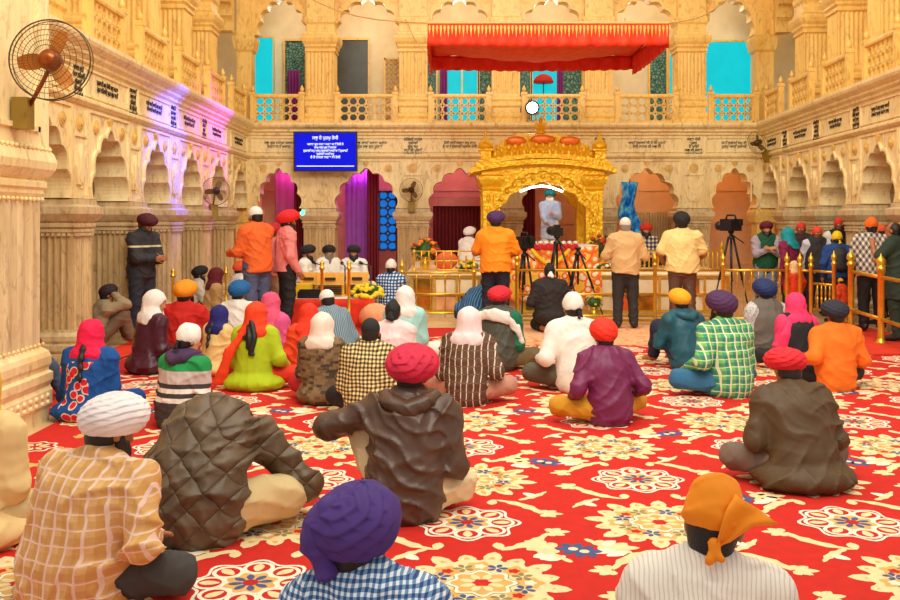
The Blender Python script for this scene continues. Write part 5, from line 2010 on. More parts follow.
        L.cut(lambda p, c=H(0, -.02, -.0).astype(np.float32), u=(R @ V3(0, -.3, -1)).astype(np.float32): (p - c) @ u - .012)
        L.disp(lambda p: (.0025 * np.sin(70 * p[:, 0] + 60 * p[:, 2])).astype(np.float32))
        ch(L, 'patka', hatm, min(h, .013))
        if hat2 is not None:
            K = SDF()
            K.cone(H(0, -.115, -.01), H(.02, -.13, -.06), .022, .03, .02)
            K.cone(H(0, -.115, 0), H(-.03, -.125, -.05), .018, .025, .02)
            ch(K, 'knot', hat2, min(h, .012))
    elif hat == 'cap':               # close knitted or cloth cap
        L = SDF()
        L.ell(H(0, -.014, .038), (.088, .108, .1), R, .02)
        L.cut(lambda p, c=H(0, -.02, -.0).astype(np.float32), u=(R @ V3(0, -.25, -1)).astype(np.float32): (p - c) @ u - .02)
        ch(L, 'cap', hatm, min(h, .013))
    elif hat == 'kerchief':          # square of cloth knotted behind
        L = SDF()
        L.ell(H(0, -.014, .042), (.096, .116, .1), R, .02)
        L.cone(H(-.0, .03, .105), H(.0, -.05, .10), .05, .05, .05)
        L.cut(lambda p, c=H(0, -.02, .0).astype(np.float32), u=(R @ V3(0, -.35, -1)).astype(np.float32): (p - c) @ u - .04)
        L.disp(folds(seed + 5, .006, 1.5))
        ch(L, 'kerchief', hatm, min(h, .013))
        K = SDF()
        K.ell(H(.02, -.118, -.035), (.02, .018, .02), R, .02)
        K.cone(H(.02, -.12, -.04), H(.012, -.132, -.085), .010, .015, .01)
        K.cone(H(.02, -.12, -.04), H(.045, -.128, -.075), .009, .012, .01)
        ch(K, 'knot', hat2 or hatm, min(h, .010))
    elif hat == 'hood':              # scarf over head and shoulders
        L = SDF()
        L.ell(H(0, -.014, .03), (.104, .124, .112), R, .02)
        L.tube([H(0, -.02, .03), H(0, -.025, -.06), nk + V3(0, -.025, -.02), p3 + V3(0, -.03, .0)], [.112, .125, .15, .185], [.122, .125, .125, .125], (1, 0, 0), .04)
        if scarfback:
            L.tube([H(0, -.07, -.04), p3 + V3(0, -.125, .0), p2 + V3(0, -.155, .10 - scarfback)], [.085, .15, .13], [.05, .035, .018], (1, 0, 0), .04)
        L.cut(lambda p, c=H(0, .115, -.03).astype(np.float32), Rm=R.astype(np.float32): 1 * (.75 - np.sqrt((((p - c) @ Rm / np.array((.088, .135, .108), dtype=np.float32)) ** 2).sum(1))) * .09)
        L.disp(folds(seed + 9, .006, 1.2))
        ch(L, 'headscarf', hatm, min(h, .014), .1)
    if hood is not None:             # jacket hood lying on the back of the neck
        L = SDF()
        L.tube([p3 + V3(-.13, .0, .05), p3 + V3(-.08, -.10, .035), p3 + V3(0, -.135, .01), p3 + V3(.08, -.10, .035), p3 + V3(.13, .0, .05)], [.05] * 5, [.05, .058, .066, .058, .05], (0, 0, 1), .03)
        L.disp(folds(seed + 3, .007, 1.4))
        ch(L, 'jacket_hood', hood, min(h, .014))
    if pack is not None:
        L = SDF()
        L.tube([p1 + V3(0, -.2, -.05), p2 + V3(0, -.2, .02), p3 + V3(0, -.17, -.02)], [.13, .14, .11], [.08, .09, .06], (1, 0, 0), .03)
        ch(L, 'backpack', pack)
    body['scl'] = scl
    def shawl(mat, pts, A, B, nm='shawl', sidev=(1, 0, 0), fa=.006, hh=None):
        L = SDF()
        L.tube([V3(*q) for q in pts], A, B, sidev, .03)
        L.disp(folds(seed + 21, fa, 1.3))
        lo2 = np.array(pts).min(0) - .3; hi2 = np.array(pts).max(0) + .3
        lo2[2] = max(lo2[2], .0)
        return nets(L, lo2, hi2, hh or min(h, .014), nm, [mat], body)
    return body, dict(p1=p1, p2=p2, p3=p3, nk=nk, Hc=Hc, R=R, sh=sh, el=el, hd=hd, kn=kn, an=an, P0=P0, H=H, shawl=shawl)
# ------------------------------------------------------------------ the crowd
K = cloth
TB = lambda nm, rgb: K('turban_' + nm, rgb, None, .75, .25)
BLK = K('black_cloth', (30, 27, 28)); GREYT = K('grey_trousers', (70, 66, 62)); DKT = K('dark_trousers', (44, 40, 42))
WHT = K('white_cotton', (240, 234, 224)); BEIGE = K('beige_cotton', (226, 200, 150)); JEANS = K('blue_denim', (48, 110, 150)); JEANS2 = K('grey_denim', (84, 92, 124))
KHAKI = K('khaki_cotton', (214, 186, 130)); MUST = K('mustard_cotton', (206, 146, 22)); BROWNT = K('brown_trousers', (92, 66, 50))
NEAR, MID = .011, .014

# front row
b_, J = person('man in purple turban and blue white gingham shirt, cut off at the bottom edge', 400, 2.60, 494, rot=-6, side=-15, lean=12, head=(-8, 4, 4), h=.009,
       shirt=K('blue_gingham', [(44, 74, 130), (238, 240, 244), (110, 150, 190)], ('gingham', 52)), legs=GREYT, hat='turban', hatm=TB('purple', (74, 42, 124)), hair=HAIR, beard=HAIR,
       hat2=K('yellow_under', (240, 170, 20)), tb=dict(rad=(.120, .142, .118), n=4.6, amp=.10, style='swirl', flop=-1.15, cz=.05), fold=.007, wide=1.02)
L_ = SDF()
Hq = J['H']
L_.tube([Hq(-.07, -.06, .08), Hq(-.105, -.06, .0), Hq(-.05, -.085, -.085)], [.06, .08, .05], [.05, .055, .035], (0, 1, 0), .03)
L_.disp(folds(77, .008, 1.5))
nets(L_, J['Hc'] - .32, J['Hc'] + .32, .008, 'turban_tail', [TB('purple', None)], b_)
L_ = SDF()
L_.ell(Hq(-.118, .0, .082), (.03, .03, .022))
nets(L_, J['Hc'] - .32, J['Hc'] + .32, .008, 'turban_underlayer', [K('yellow_under', None)], b_)
b_, J = person('man in orange knotted kerchief and white striped shirt at bottom right', 685, 2.70, 484, rot=-10, side=9, lean=10, head=(-14, 4, 3), h=.009, sk='a',
       shirt=K('cream_striped', [(244, 236, 224), (222, 206, 186)], ('vstripe', 70, .3)), legs=GREYT, hat='kerchief', hatm=K('orange_kerchief', (250, 146, 10)), hair=HAIR, fold=.006, wide=1.0)
Hj = J['H']
fm_ = MB()
g_ = []
for i in range(9):
    u = i / 8
    for j in range(9):
        v = j / 8
        q = Hj(.02, -.118, -.04) * (1 - u) + (Hj(.19, -.01, .05) * v + Hj(.065, -.085, .125) * (1 - v)) * u
        q = q + J['R'] @ V3(0, -.03 * math.sin(u * PI) * (1 - v) - .012 * math.sin(v * 9), -.01 * math.sin(u * 8))
        g_.append(tuple(q))
fm_.add(g_, [(i * 9 + j, i * 9 + j + 1, (i + 1) * 9 + j + 1, (i + 1) * 9 + j) for i in range(8) for j in range(8)], True)
fo_ = fm_.build('kerchief_flap', K('orange_kerchief', None), b_)
so_ = fo_.modifiers.new('thickness', 'SOLIDIFY')
so_.thickness = .006
b1_ = None
person('man in white turban and tan plaid shirt, nearest on the left', 74, 3.94, 395, rot=-22, side=6, lean=14, head=(-22, 10, 2), h=.010, wide=1.32, fat=1.36, sk='a',
       shirt=K('tan_plaid', [(214, 160, 84), (230, 184, 122), (206, 150, 86), (246, 214, 200)], ('plaid', 15)), legs=K('dark_grey_trousers', (66, 62, 58)), hat='turban', hatm=TB('white', (238, 228, 226)),
       hair=HAIR, beard=HAIR, hands={1: (.26, .2, .26), -1: (-.1, .27, .24)}, legcfg={1: ((.42, .16, .13), (.20, .36, .06), (.34, .32, .05)), -1: 'flat'}, tb=dict(rad=(.13, .145, .112), n=6, amp=.075, style='diag', tilt=.42), fold=.013, toes=True)
b_, J = person('person in a cream shawl and gold headscarf, half cut off at the left edge', -36, 4.7, 366, rot=-8, lean=10, h=.014, sk='c', shirt=K('cream_shawl', (236, 200, 136)), legs=KHAKI, hat='hood', hatm=K('gold_scarf', (226, 178, 60)), kurta=True, skirt='flare', fold=.009, wide=1.1)
person('person bent forward in a dark quilted jacket, head hidden', 196, 4.78, None, rot=-8, lean=42, curve=100, head=(0, 50, 0), h=.012, ht=1.2, wide=1.12, fat=1.08,
       shirt=K('quilted_jacket', [(88, 70, 50), (112, 90, 64)], ('quilt', 26), .5, .8), legs=KHAKI, hat='cap', hatm=BLK, hair=HAIR, hands={-1: (-.2, .5, .1), 1: (.2, .5, .1)}, legcfg={1: ((.31, .20, .12), (.05, .34, .06), (-.08, .34, .05)), -1: 'flat'}, fold=.014, poles={1: (.5, -.6, .2), -1: (-.5, -.6, .2)})
person('man in crimson turban and brown leather jacket, arm on raised knee', 404, 5.12, 347, rot=-4, lean=17, curve=14, head=(-5, -4, 3), h=.011, wide=1.12, fat=1.08, side=2,
       shirt=K('brown_leather', (86, 60, 44), None, .36, .9), legs=K('cream_trousers', (232, 206, 160)), hat='turban', hatm=TB('crimson', (206, 24, 62)), hair=HAIR,
       hood=K('brown_leather', None), hands={-1: (-.25, .27, .42), 1: (.14, .27, .2)}, poles={-1: (-.9, -.35, -.1)}, legcfg={-1: ((-.24, .22, .40), (-.2, .34, .06), (-.25, .5, .03)), 1: ((.29, .2, .11), (.05, .32, .06), (-.1, .32, .05))}, tb=dict(rad=(.138, .15, .108), n=4.2, amp=.11, style='swirl'), fold=.016)
person('man in red turban and wide brown coat, seated on the open carpet at right', 803, 5.72, 347, rot=8, lean=20, curve=16, head=(4, 8, 0), h=.012, wide=1.12, fat=1.15,
       shirt=K('brown_coat', (86, 62, 32), None, .6, .5), legs=K('grey_brown_trousers', (120, 100, 86)), hat='turban', hatm=TB('red', (222, 22, 38)), skirt='flare', hair=HAIR, tb=dict(rad=(.128, .135, .09), n=4.5, amp=.085),
       hands={-1: (-.2, .3, .3), 1: (.16, .3, .26)}, fold=.013)
# middle rows
person('man in flat red orange turban, purple shirt and mustard trousers', 610, 7.45, 319, rot=12, lean=14, h=.013, wide=1.08, fat=1.0, shirt=K('plum_shirt', (116, 26, 78), None, .5, .6), legs=MUST, hat='turban', hatm=TB('vermilion', (238, 44, 16)), hair=HAIR,
       tb=dict(rad=(.118, .125, .115), n=3.5, amp=.09, cz=.06), hands={-1: (-.30, .18, .16), 1: (.28, .2, .2)}, legcfg={-1: ((-.42, .16, .13), (.0, .32, .06), (.16, .3, .05))}, fold=.011)
person('man in white knotted kerchief and white shirt with grey trousers', 577, 8.9, 293, rot=14, lean=10, h=.014, shirt=K('white_shirt', (238, 232, 220)), legs=K('olive_grey_trousers', (92, 84, 66)), hat='kerchief', hatm=WHT, hat2=BLK, hair=HAIR, wide=1.1, hands={-1: (-.28, .24, .26)}, fold=.009)
person('man in dark purple turban and green plaid shirt with jeans', 730, 8.65, 290, rot=20, lean=10, h=.014, wide=1.1, fat=1.05, shirt=K('green_plaid', [(54, 160, 112), (128, 200, 90), (40, 90, 110), (240, 236, 190)], ('plaid', 14)), legs=JEANS, hat='turban', hatm=TB('aubergine', (74, 34, 78)), hair=HAIR, beard=HAIR, hands={-1: (-.3, .2, .22)}, legcfg={-1: ((-.42, .16, .13), (0, .32, .06), (.16, .3, .05))}, fold=.008)
person('man in yellow turban hugging his knees in a teal jacket', 688, 10.2, 288, pose='kneesup', rot=24, lean=14, h=.014, wide=1.15, fat=1.1, shirt=K('teal_jacket', (14, 84, 100), None, .5, .6), legs=K('navy_trousers', (30, 40, 66)), hat='turban', hatm=TB('yellow', (248, 172, 20)), tb=dict(rad=(.118, .128, .105), n=7, amp=.06, style='diag', tilt=.05), hair=HAIR, hood=K('teal_jacket', None))
person('man in navy turban and bright orange shirt leaning on one hand', 835, 8.95, 299, rot=6, lean=8, side=5, h=.014, wide=1.12, fat=1.08, shirt=K('orange_shirt', (244, 118, 16)), legs=BLK, hat='turban', hatm=TB('midnight', (36, 36, 52)), hair=HAIR, hands={-1: (-.38, .12, .28), 1: (.25, .25, .2)}, tb=dict(rad=(.132, .14, .1), n=4.5, amp=.085), fold=.009)
b_, J = person('woman in bright pink headscarf and black waistcoat', 799, 10.1, 294, rot=8, lean=8, h=.014, wide=.98, shirt=K('pink_kurta', (236, 60, 110)), vest=BLK, legs=BLK, hat='hood', hatm=K('pink_scarf', (244, 56, 110)), skirt='flare', kurta=True)
J['shawl'](K('pink_scarf', None), [(-.10, -.02, .60), (-.21, -.08, .42), (-.24, -.05, .15), (-.24, 0, .03)], [.08, .07, .08, .09], [.035, .03, .03, .03], 'scarf_tail')
person('man in navy blue turban and grey herringbone waistcoat', 768, 10.8, 278, rot=12, lean=4, h=.014, shirt=K('dotted_white_shirt', [(206, 200, 196), (90, 90, 110)], ('dots', 55)), vest=K('grey_tweed', (112, 102, 92), None, .8, .6), legs=BLK, hat='turban', hatm=TB('navy', (24, 44, 96)), beard=HAIR, hair=HAIR)
person('man in brown shirt with white stripes, pale cloth over his head', 466, 8.25, 309, rot=-12, lean=16, h=.014, wide=1.02, shirt=K('brown_striped', [(92, 62, 44), (226, 206, 184), (120, 88, 64)], ('vstripe', 17, .16)), legs=K('rosy_trousers', (196, 140, 118)), hat='hood', hatm=K('pale_scarf', (240, 214, 212)), hands={1: (.28, .22, .2)}, fold=.009)
b_, J = person('man in red turban and dark quilted vest with green sleeves', 497, 10.1, 284, rot=-16, lean=10, h=.014, shirt=K('green_sleeve_shirt', (14, 110, 78)), vest=K('grey_green_vest', (74, 74, 62), None, .6, .8), legs=K('brown_green_trousers', (112, 92, 56)), hat='turban', hatm=TB('scarlet', (216, 24, 44)), tb=dict(rad=(.125, .135, .09), n=4.5, amp=.08), hair=HAIR)
J['shawl'](WHT, [(-.17, -.08, .58), (0, -.14, .60), (.14, -.10, .56), (.24, -.02, .42), (.27, .02, .30)], [.05, .07, .07, .08, .05], [.03, .035, .03, .03, .03], 'white_shawl', (0, 0, 1))
person('man in black cap and cream black checked shirt', 368, 7.7, 319, rot=-6, lean=12, h=.013, wide=1.1, fat=1.1, shirt=K('cream_check', [(40, 32, 26), (244, 222, 150), (150, 124, 80)], ('gingham', 28)), legs=BLK, hat='cap', hatm=BLK, hair=HAIR, beard=HAIR, fold=.008)
person('woman in white headscarf and brown patterned jacket', 322, 8.3, 314, rot=-12, lean=10, side=-3, h=.013, wide=.95, shirt=K('brown_camo', [(70, 50, 30), (108, 80, 50), (130, 100, 66)], ('camo', 9)), legs=K('red_trousers', (190, 24, 34)), hat='hood', hatm=K('ivory_scarf', (244, 222, 204)), skirt='long', fold=.009)
person('man in black knotted patka and pale pink shirt', 391, 9.3, 299, rot=-10, lean=8, h=.015, shirt=K('pale_pink_shirt', (240, 214, 212)), legs=BLK, hat='patka', hatm=BLK, hat2=BLK, hair=HAIR)
person('person in white headscarf and pale aqua top', 404, 10.6, 287, rot=-8, lean=8, h=.015, shirt=K('aqua_top', (164, 214, 208)), legs=WHT, hat='hood', hatm=WHT, kurta=True)
person('man in white cap and blue striped shirt bending left', 338, 10.7, 290, rot=30, lean=20, side=-6, h=.015, shirt=K('blue_stripe_shirt', [(90, 118, 136), (150, 170, 176)], ('vstripe', 40, .4)), legs=GREYT, hat='cap', hatm=WHT, hair=HAIR, sk='c', head=(10, 10, 0))
person('woman in orange red headscarf behind the brown patterned jacket', 308, 9.6, 305, rot=14, lean=16, side=2, h=.015, shirt=K('orange_red_kurta', (236, 70, 22)), legs=K('red_trousers', None), hat='hood', hatm=K('orange_red_scarf', (236, 52, 18)), scarfback=.12, skirt='flare', kurta=True)
b_, J = person('woman in lime green kurta and orange scarf with long loose hair', 254, 9.0, 303, rot=-6, lean=6, h=.013, wide=.95, shirt=K('lime_kurta', (176, 196, 8)), legs=K('red_orange_trousers', (222, 50, 20)), hat='hood', hatm=K('flame_scarf', (242, 66, 18)), longhair='loose', skirt='flare', kurta=True, fold=.006, hands={1: (.3, .2, .2)}, legcfg={1: ((.42, .14, .13), (.1, .3, .06), (.0, .3, .05))})
J['shawl'](K('flame_scarf', None), [(-.09, -.06, .58), (-.22, -.12, .40), (-.30, -.12, .18), (-.34, -.10, .06)], [.06, .06, .07, .09], [.03, .03, .03, .03], 'scarf_tail')
person('woman in pink headscarf and pink dress behind the lime kurta', 268, 10.35, 293, rot=-18, lean=6, h=.015, shirt=K('rose_dress', (232, 92, 150)), legs=K('rose_dress', None), hat='hood', hatm=K('rose_scarf', (230, 84, 120)), skirt='flare', kurta=True, scarfback=.1)
person('girl in navy headscarf and beige dress with a thin plait', 215, 9.85, 306, rot=-30, lean=8, h=.014, wide=.85, fat=.9, shirt=K('beige_dress', (236, 200, 130)), legs=K('navy_leggings', (30, 34, 110)), hat='hood', hatm=K('navy_scarf', (30, 28, 110)), skirt='flare', kurta=True, longhair='braid')
person('boy in bright blue turban and white shirt', 236, 11.35, 280, rot=-14, lean=6, h=.015, shirt=K('white_shirt', None), legs=WHT, hat='turban', hatm=TB('azure', (10, 96, 158)), tb=dict(rad=(.135, .14, .115), n=5, amp=.085), hair=HAIR, wide=.9)
person('man in saffron turban and red jumper near the left pillars', 182, 10.6, 279, rot=-8, lean=6, h=.014, wide=1.1, fat=1.08, shirt=K('red_jumper', (200, 28, 18), None, .85), legs=K('brown_black_trousers', (60, 48, 40)), hat='turban', hatm=TB('saffron', (248, 150, 14)), beard=HAIR, hair=HAIR, pose='kneesup', hands={1: (.2, .36, .36)}, tb=dict(rad=(.128, .135, .105), n=7, amp=.06, tilt=.06))
b_, J = person('woman in white headscarf and maroon jacket looking right', 147, 9.95, 291, rot=-46, lean=8, h=.013, shirt=K('maroon_jacket', (74, 22, 42), None, .4, .7), legs=BLK, hat='hood', hatm=K('cream_scarf', (244, 234, 224)), skirt='long', head=(-48, 4, 0), sk='b', face=True)
person('man in black and white kerchief and green grey striped hoodie', 178, 7.35, 325, rot=-30, lean=12, h=.013, wide=1.12, fat=1.08, shirt=K('banded_hoodie', [(60, 52, 50), (232, 226, 216), (60, 52, 50), (232, 226, 216), (60, 52, 50), (196, 180, 176), (16, 144, 72), (70, 44, 84)], ('bands', [.22, .26, .30, .34, .38, .49, .62])), legs=BLK, hat='kerchief', hatm=WHT, hat2=BLK, hair=HAIR, sk='b', head=(-20, 6, 0), hood=K('plum_hood', (70, 42, 78)))
b_, J = person('woman in magenta headscarf and blue kurta with embroidered red roses', 87.5, 7.68, 321, rot=-8, lean=6, h=.012, wide=1.08, fat=1.12, shirt=K('rose_kurta', [(0, 76, 150), (216, 24, 52), (226, 200, 176)], ('roses', 12, .03)), legs=K('royal_blue', (0, 66, 140)), hat='hood', hatm=K('magenta_scarf', (232, 14, 76)), longhair='braid', skirt='flare', kurta=True, fold=.009)
person('person in dark clothes mostly hidden behind the near left pier', 24, 8.45, 335, pose='kneesup', rot=-60, lean=10, h=.016, shirt=K('charcoal_top', (46, 40, 44)), legs=K('dusty_denim', (60, 80, 110)), hat='hood', hatm=K('dark_red_scarf', (120, 24, 36)))
person('man in dark cap resting against the left pillar, hand to his face', 97, 11.95, 283, pose='kneesup', rot=-58, lean=12, curve=16, h=.012, shirt=K('grey_brown_shirt', (158, 138, 106)), legs=K('taupe_trousers', (116, 92, 70)), hat='turban', hatm=TB('plum_black', (44, 22, 28)), hands={1: (.08, .22, .74), -1: (-.16, .38, .42)}, poles={1: (.6, .6, -.6)}, tb=dict(rad=(.11, .125, .1)), face=True, hair=HAIR)
person('seated man in dark turban and grey shirt by the left pillars', 194, 16.1, 265, pose='kneesup', rot=-70, lean=8, h=.014, shirt=K('pale_grey_shirt', (206, 198, 180)), legs=BLK, hat='turban', hatm=TB('black', (30, 26, 28)), beard=HAIR, face=True, hair=HAIR, z0=.0)
person('seated woman in maroon headscarf beside the man in grey', 212, 15.0, 268, pose='cross', rot=-68, lean=6, h=.014, shirt=K('tan_kurta', (200, 160, 100)), legs=K('dark_kurta', (80, 40, 40)), hat='hood', hatm=K('dark_maroon_scarf', (104, 20, 28)), kurta=True, sk='b', face=True, z0=.0)
person('small seated figure in an orange turban behind the man in the orange shirt', 237, 17.0, 260, rot=-60, lean=4, h=.016, shirt=WHT, legs=WHT, hat='turban', hatm=TB('coral', (240, 90, 40)), beard=HAIR, hair=HAIR, z0=.0)
# standing on the left
person('standing man in maroon turban and charcoal jumper with a pale chest stripe', 141, 12.7, 211, pose='stand', rot=-118, lean=3, curve=14, head=(-6, 26, 0), h=.010, wide=1.06, shirt=K('charcoal_jumper', [(50, 48, 52), (214, 200, 160), (50, 48, 52)], ('bands', [1.235, 1.26])), legs=K('dark_denim', (44, 46, 58)), hat='turban', hatm=TB('maroon', (80, 14, 26)), beard=HAIR, face=True,
       hands={-1: (-.03, .3, 1.08), 1: (.03, .31, 1.09)}, poles={-1: (-.7, -.5, -.4), 1: (.7, -.5, -.4)}, shoes=M['shoe'], hair=HAIR, tb=dict(rad=(.125, .135, .1)))
person('standing man in white cap and orange shirt with grey jeans', 258, 13.2, 206, pose='stand', rot=52, lean=3, h=.011, wide=1.1, shirt=K('burnt_orange_shirt', (236, 104, 34)), legs=JEANS2, hat='cap', hatm=WHT, hair=HAIR, hands={-1: (-.2, .34, 1.06), 1: (.1, .36, 1.06)}, shoes=M['shoe'], head=(6, 6, 0))
person('standing man in red turban and pink shirt, black trousers', 286, 13.5, 209, pose='stand', rot=-66, lean=-1, h=.011, wide=1.02, shirt=K('rose_pink_shirt', (238, 138, 132)), legs=BLK, hat='turban', hatm=TB('bright_red', (226, 28, 30)), beard=HAIR, face=True, hair=HAIR, shoes=M['shoe'], hands={1: (.24, .12, .86), -1: (-.24, .12, .86)}, tb=dict(rad=(.13, .155, .11), n=6))
person('standing man in red turban half hidden between the orange and pink shirts', 271, 14.5, 222, pose='stand', rot=-20, lean=2, h=.016, shirt=K('dull_pink_shirt', (206, 120, 110)), legs=K('tan_grey_trousers', (176, 146, 116)), hat='turban', hatm=TB('deep_red', (186, 20, 34)), hair=HAIR, shoes=M['shoe'], z0=.0)
# musicians
person('musician in black turban seen in profile at the left harmonium', 304, 15.1, 244, pose='cross', rot=-100, lean=4, z0=.433, h=.012, shirt=K('white_kurta', (242, 238, 224)), legs=WHT, hat='turban', hatm=TB('black', None), beard=(HAIR, .7), face=True, sk='b', kurta=True, hands={-1: (-.15, .36, .3), 1: (.15, .36, .3)}, group='seated musicians')
person('musician in black turban with long grey beard playing the harmonium', 328, 16.0, 244, pose='cross', rot=-158, lean=4, z0=.433, h=.012, shirt=K('white_kurta', None), legs=WHT, hat='turban', hatm=TB('black', None), beard=(GREYB, 1.5), face=True, sk='b', kurta=True, hands={-1: (-.15, .36, .3), 1: (.15, .36, .3)}, group='seated musicians')
person('musician in black turban and white kurta facing the hall, rightmost of three', 354, 15.55, 244, pose='cross', rot=-178, lean=3, z0=.433, h=.012, shirt=K('white_kurta', None), legs=WHT, hat='turban', hatm=TB('black', None), beard=(HAIR, .7), face=True, sk='b', kurta=True, hands={-1: (-.15, .36, .3), 1: (.15, .36, .3)}, group='seated musicians', vest=None)
person('man in white kerchief and blue white checked shirt by the red platform', 391.5, 14.75, 259, pose='kneel', rot=-12, lean=4, h=.014, shirt=K('navy_check', [(24, 62, 120), (232, 238, 240), (70, 120, 170)], ('gingham', 19)), legs=BLK, hat='kerchief', hatm=WHT, hat2=BLK, hair=HAIR)
person('person in a blue striped shirt bowing behind the man in the orange shirt', 474, 14.2, None, ht=1.08, rot=-30, lean=46, curve=40, head=(0, -30, 0), pose='cross', h=.015, shirt=K('blue_rows_shirt', [(24, 70, 124), (90, 150, 180)], ('vstripe', 26, .3)), legs=DKT, hat='cap', hatm=DKT, hair=HAIR)
person('standing man in purple turban and orange T-shirt filming the shrine', 495.5, 13.6, 209, pose='stand', rot=-10, lean=2, h=.011, wide=1.12, fat=1.1, sleeve=.5, shirt=K('amber_tshirt', (252, 150, 14)), legs=K('navy_black_trousers', (28, 30, 46)), hat='turban', hatm=TB('violet', (74, 36, 92)), hair=HAIR, shoes=M['shoe'], hands={-1: (-.2, .3, 1.1), 1: (.2, .34, 1.06)}, poles={1: (.6, -.4, -.8), -1: (-.6, -.4, -.8)}, tb=dict(rad=(.125, .135, .095)))
person('kneeling man all in black with a black topknot patka', 549.5, 13.45, 262, pose='kneel', rot=4, lean=6, h=.013, wide=1.12, fat=1.1, shirt=K('black_long_shirt', (38, 32, 30)), legs=BLK, hat='patka', hatm=BLK, hat2=WHT, hair=HAIR, hands={-1: (-.25, .16, .42), 1: (.25, .16, .42)}, skirt='long', toes=False)
person('standing man in white cap and beige shirt at the railing', 625.5, 13.9, 217, pose='stand', rot=-6, lean=3, h=.011, wide=1.06, fat=1.05, shirt=K('beige_shirt', (222, 178, 120)), legs=K('charcoal_trousers', (48, 42, 42)), hat='cap', hatm=K('cream_cap', (240, 226, 206)), hair=plain('grey_hair', (150, 140, 130), .6), shoes=M['shoe'], hands={-1: (-.22, .3, 1.12), 1: (.22, .3, 1.08)}, poles={1: (.5, -.4, -.8), -1: (-.5, -.4, -.8)})
person('standing man in black turban and cream short sleeved shirt at the railing', 682.5, 13.85, 211, pose='stand', rot=-4, lean=4, h=.011, wide=1.2, fat=1.22, sleeve=.55, shirt=K('cream_tshirt', (244, 214, 140)), legs=K('brown_shiny_trousers', (96, 70, 56), None, .35), hat='turban', hatm=TB('black', None), hair=HAIR, beard=HAIR, shoes=M['shoe'], hands={-1: (-.26, .22, .98), 1: (.26, .26, .98)}, poles={1: (.6, -.4, -.8), -1: (-.6, -.4, -.8)}, tb=dict(rad=(.118, .128, .115)))
# shrine attendants
person('attendant in pale blue robe standing under the golden arch', 550, 18.95, 189, pose='stand', rot=170, lean=2, z0=.755, h=.012, shirt=K('pale_blue_robe', (190, 204, 240)), legs=WHT, hat='turban', hatm=TB('sea_green', (20, 120, 120)), beard=(plain('white_beard', (236, 230, 220), .7), 1.0), face=True, sk='b', skirt='long', kurta=True, hands={-1: (-.1, .3, 1.12), 1: (.06, .32, .95)}, vest=None)
person('granthi in white with a white turban seated behind the platform railing', 467, 17.4, 226, pose='cross', rot=-40, lean=6, z0=.742, h=.015, shirt=WHT, legs=WHT, hat='turban', hatm=TB('white', None), beard=(GREYB, .6), face=True, sk='c', kurta=True)
person('small seated man in red turban behind the golden railing, facing the hall', 645.5, 17.6, 222, pose='cross', rot=178, lean=4, z0=.742, h=.014, shirt=K('black_white_check', [(40, 36, 40), (220, 210, 200), (120, 110, 110)], ('gingham', 12)), legs=BLK, hat='turban', hatm=TB('brick_red', (206, 50, 30)), beard=HAIR, face=True, sk='b')
# queue on the right
person('bearded man in maroon turban and green waistcoat with joined palms', 765.5, 16.4, 220, pose='stand', rot=176, lean=2, h=.010, wide=1.06, shirt=K('lavender_grey_shirt', (176, 164, 176)), vest=K('bottle_green', (22, 86, 56)), legs=K('pale_denim', (130, 150, 180)), hat='turban', hatm=TB('wine', (104, 18, 34)), beard=(HAIR, .5), face=True, sk='b', hands={-1: (-.018, .3, 1.19), 1: (.018, .3, 1.19)}, poles={1: (.8, -.3, -.7), -1: (-.8, -.3, -.7)}, shoes=M['shoe'], z0=0, tb=dict(rad=(.115, .13, .1)))
person('woman in teal headscarf and maroon jacket in the queue', 790, 15.6, 228, pose='stand', rot=40, lean=4, h=.014, shirt=K('maroon_top', (130, 18, 66)), legs=BLK, hat='hood', hatm=K('teal_scarf', (14, 150, 160)), skirt='long', kurta=True, shoes=M['shoe'], scarfback=.05)
person('man in red cap with dark face behind the teal headscarf', 801, 16.9, 222, pose='stand', rot=160, lean=2, h=.014, sk='c', shirt=K('dark_brown_top', (60, 36, 40)), legs=BLK, hat='cap', hatm=K('red_kerchief', (226, 54, 34)), face=True, shoes=M['shoe'], hair=HAIR, z0=0)
person('man in red cap and dark waistcoat over a pale shirt in the queue', 816.5, 15.9, 226, pose='stand', rot=172, lean=2, h=.012, sk='c', shirt=K('pale_grey_sleeves', (216, 214, 220)), vest=K('charcoal_vest', (46, 44, 44)), legs=DKT, hat='cap', hatm=K('orange_red_cap', (238, 70, 40)), face=True, shoes=M['shoe'], hair=HAIR, group='queue', z0=0)
person('tall man in red cap and dark waistcoat with white sleeves', 839, 16.3, 217, pose='stand', rot=168, lean=2, h=.012, sk='c', shirt=K('white_shirt', None), vest=K('black_vest', (30, 28, 30)), legs=DKT, hat='cap', hatm=K('red_kerchief', None), face=True, shoes=M['shoe'], hair=HAIR, z0=0)
person('child in yellow bandana with a dark backpack over a blue top', 838, 14.6, 231, pose='stand', rot=-8, lean=6, h=.014, wide=1.0, shirt=K('blue_anorak', (24, 66, 130)), legs=DKT, hat='kerchief', hatm=K('yellow_bandana', (246, 206, 20)), hair=HAIR, pack=K('black_backpack', (36, 36, 44), None, .6), shoes=M['shoe'])
person('man in orange bandana and argyle sweater with black trousers', 872, 13.5, 217, pose='stand', rot=-14, lean=4, h=.011, wide=1.1, fat=1.1, shirt=K('argyle_sweater', [(226, 216, 200), (80, 72, 66), (160, 150, 138)], ('argyle', 8)), legs=BLK, hat='kerchief', hatm=K('bright_orange_bandana', (244, 110, 24)), hat2=BLK, hair=HAIR, shoes=M['shoe'], hands={-1: (-.2, .26, 1.0), 1: (.22, .22, .95)})
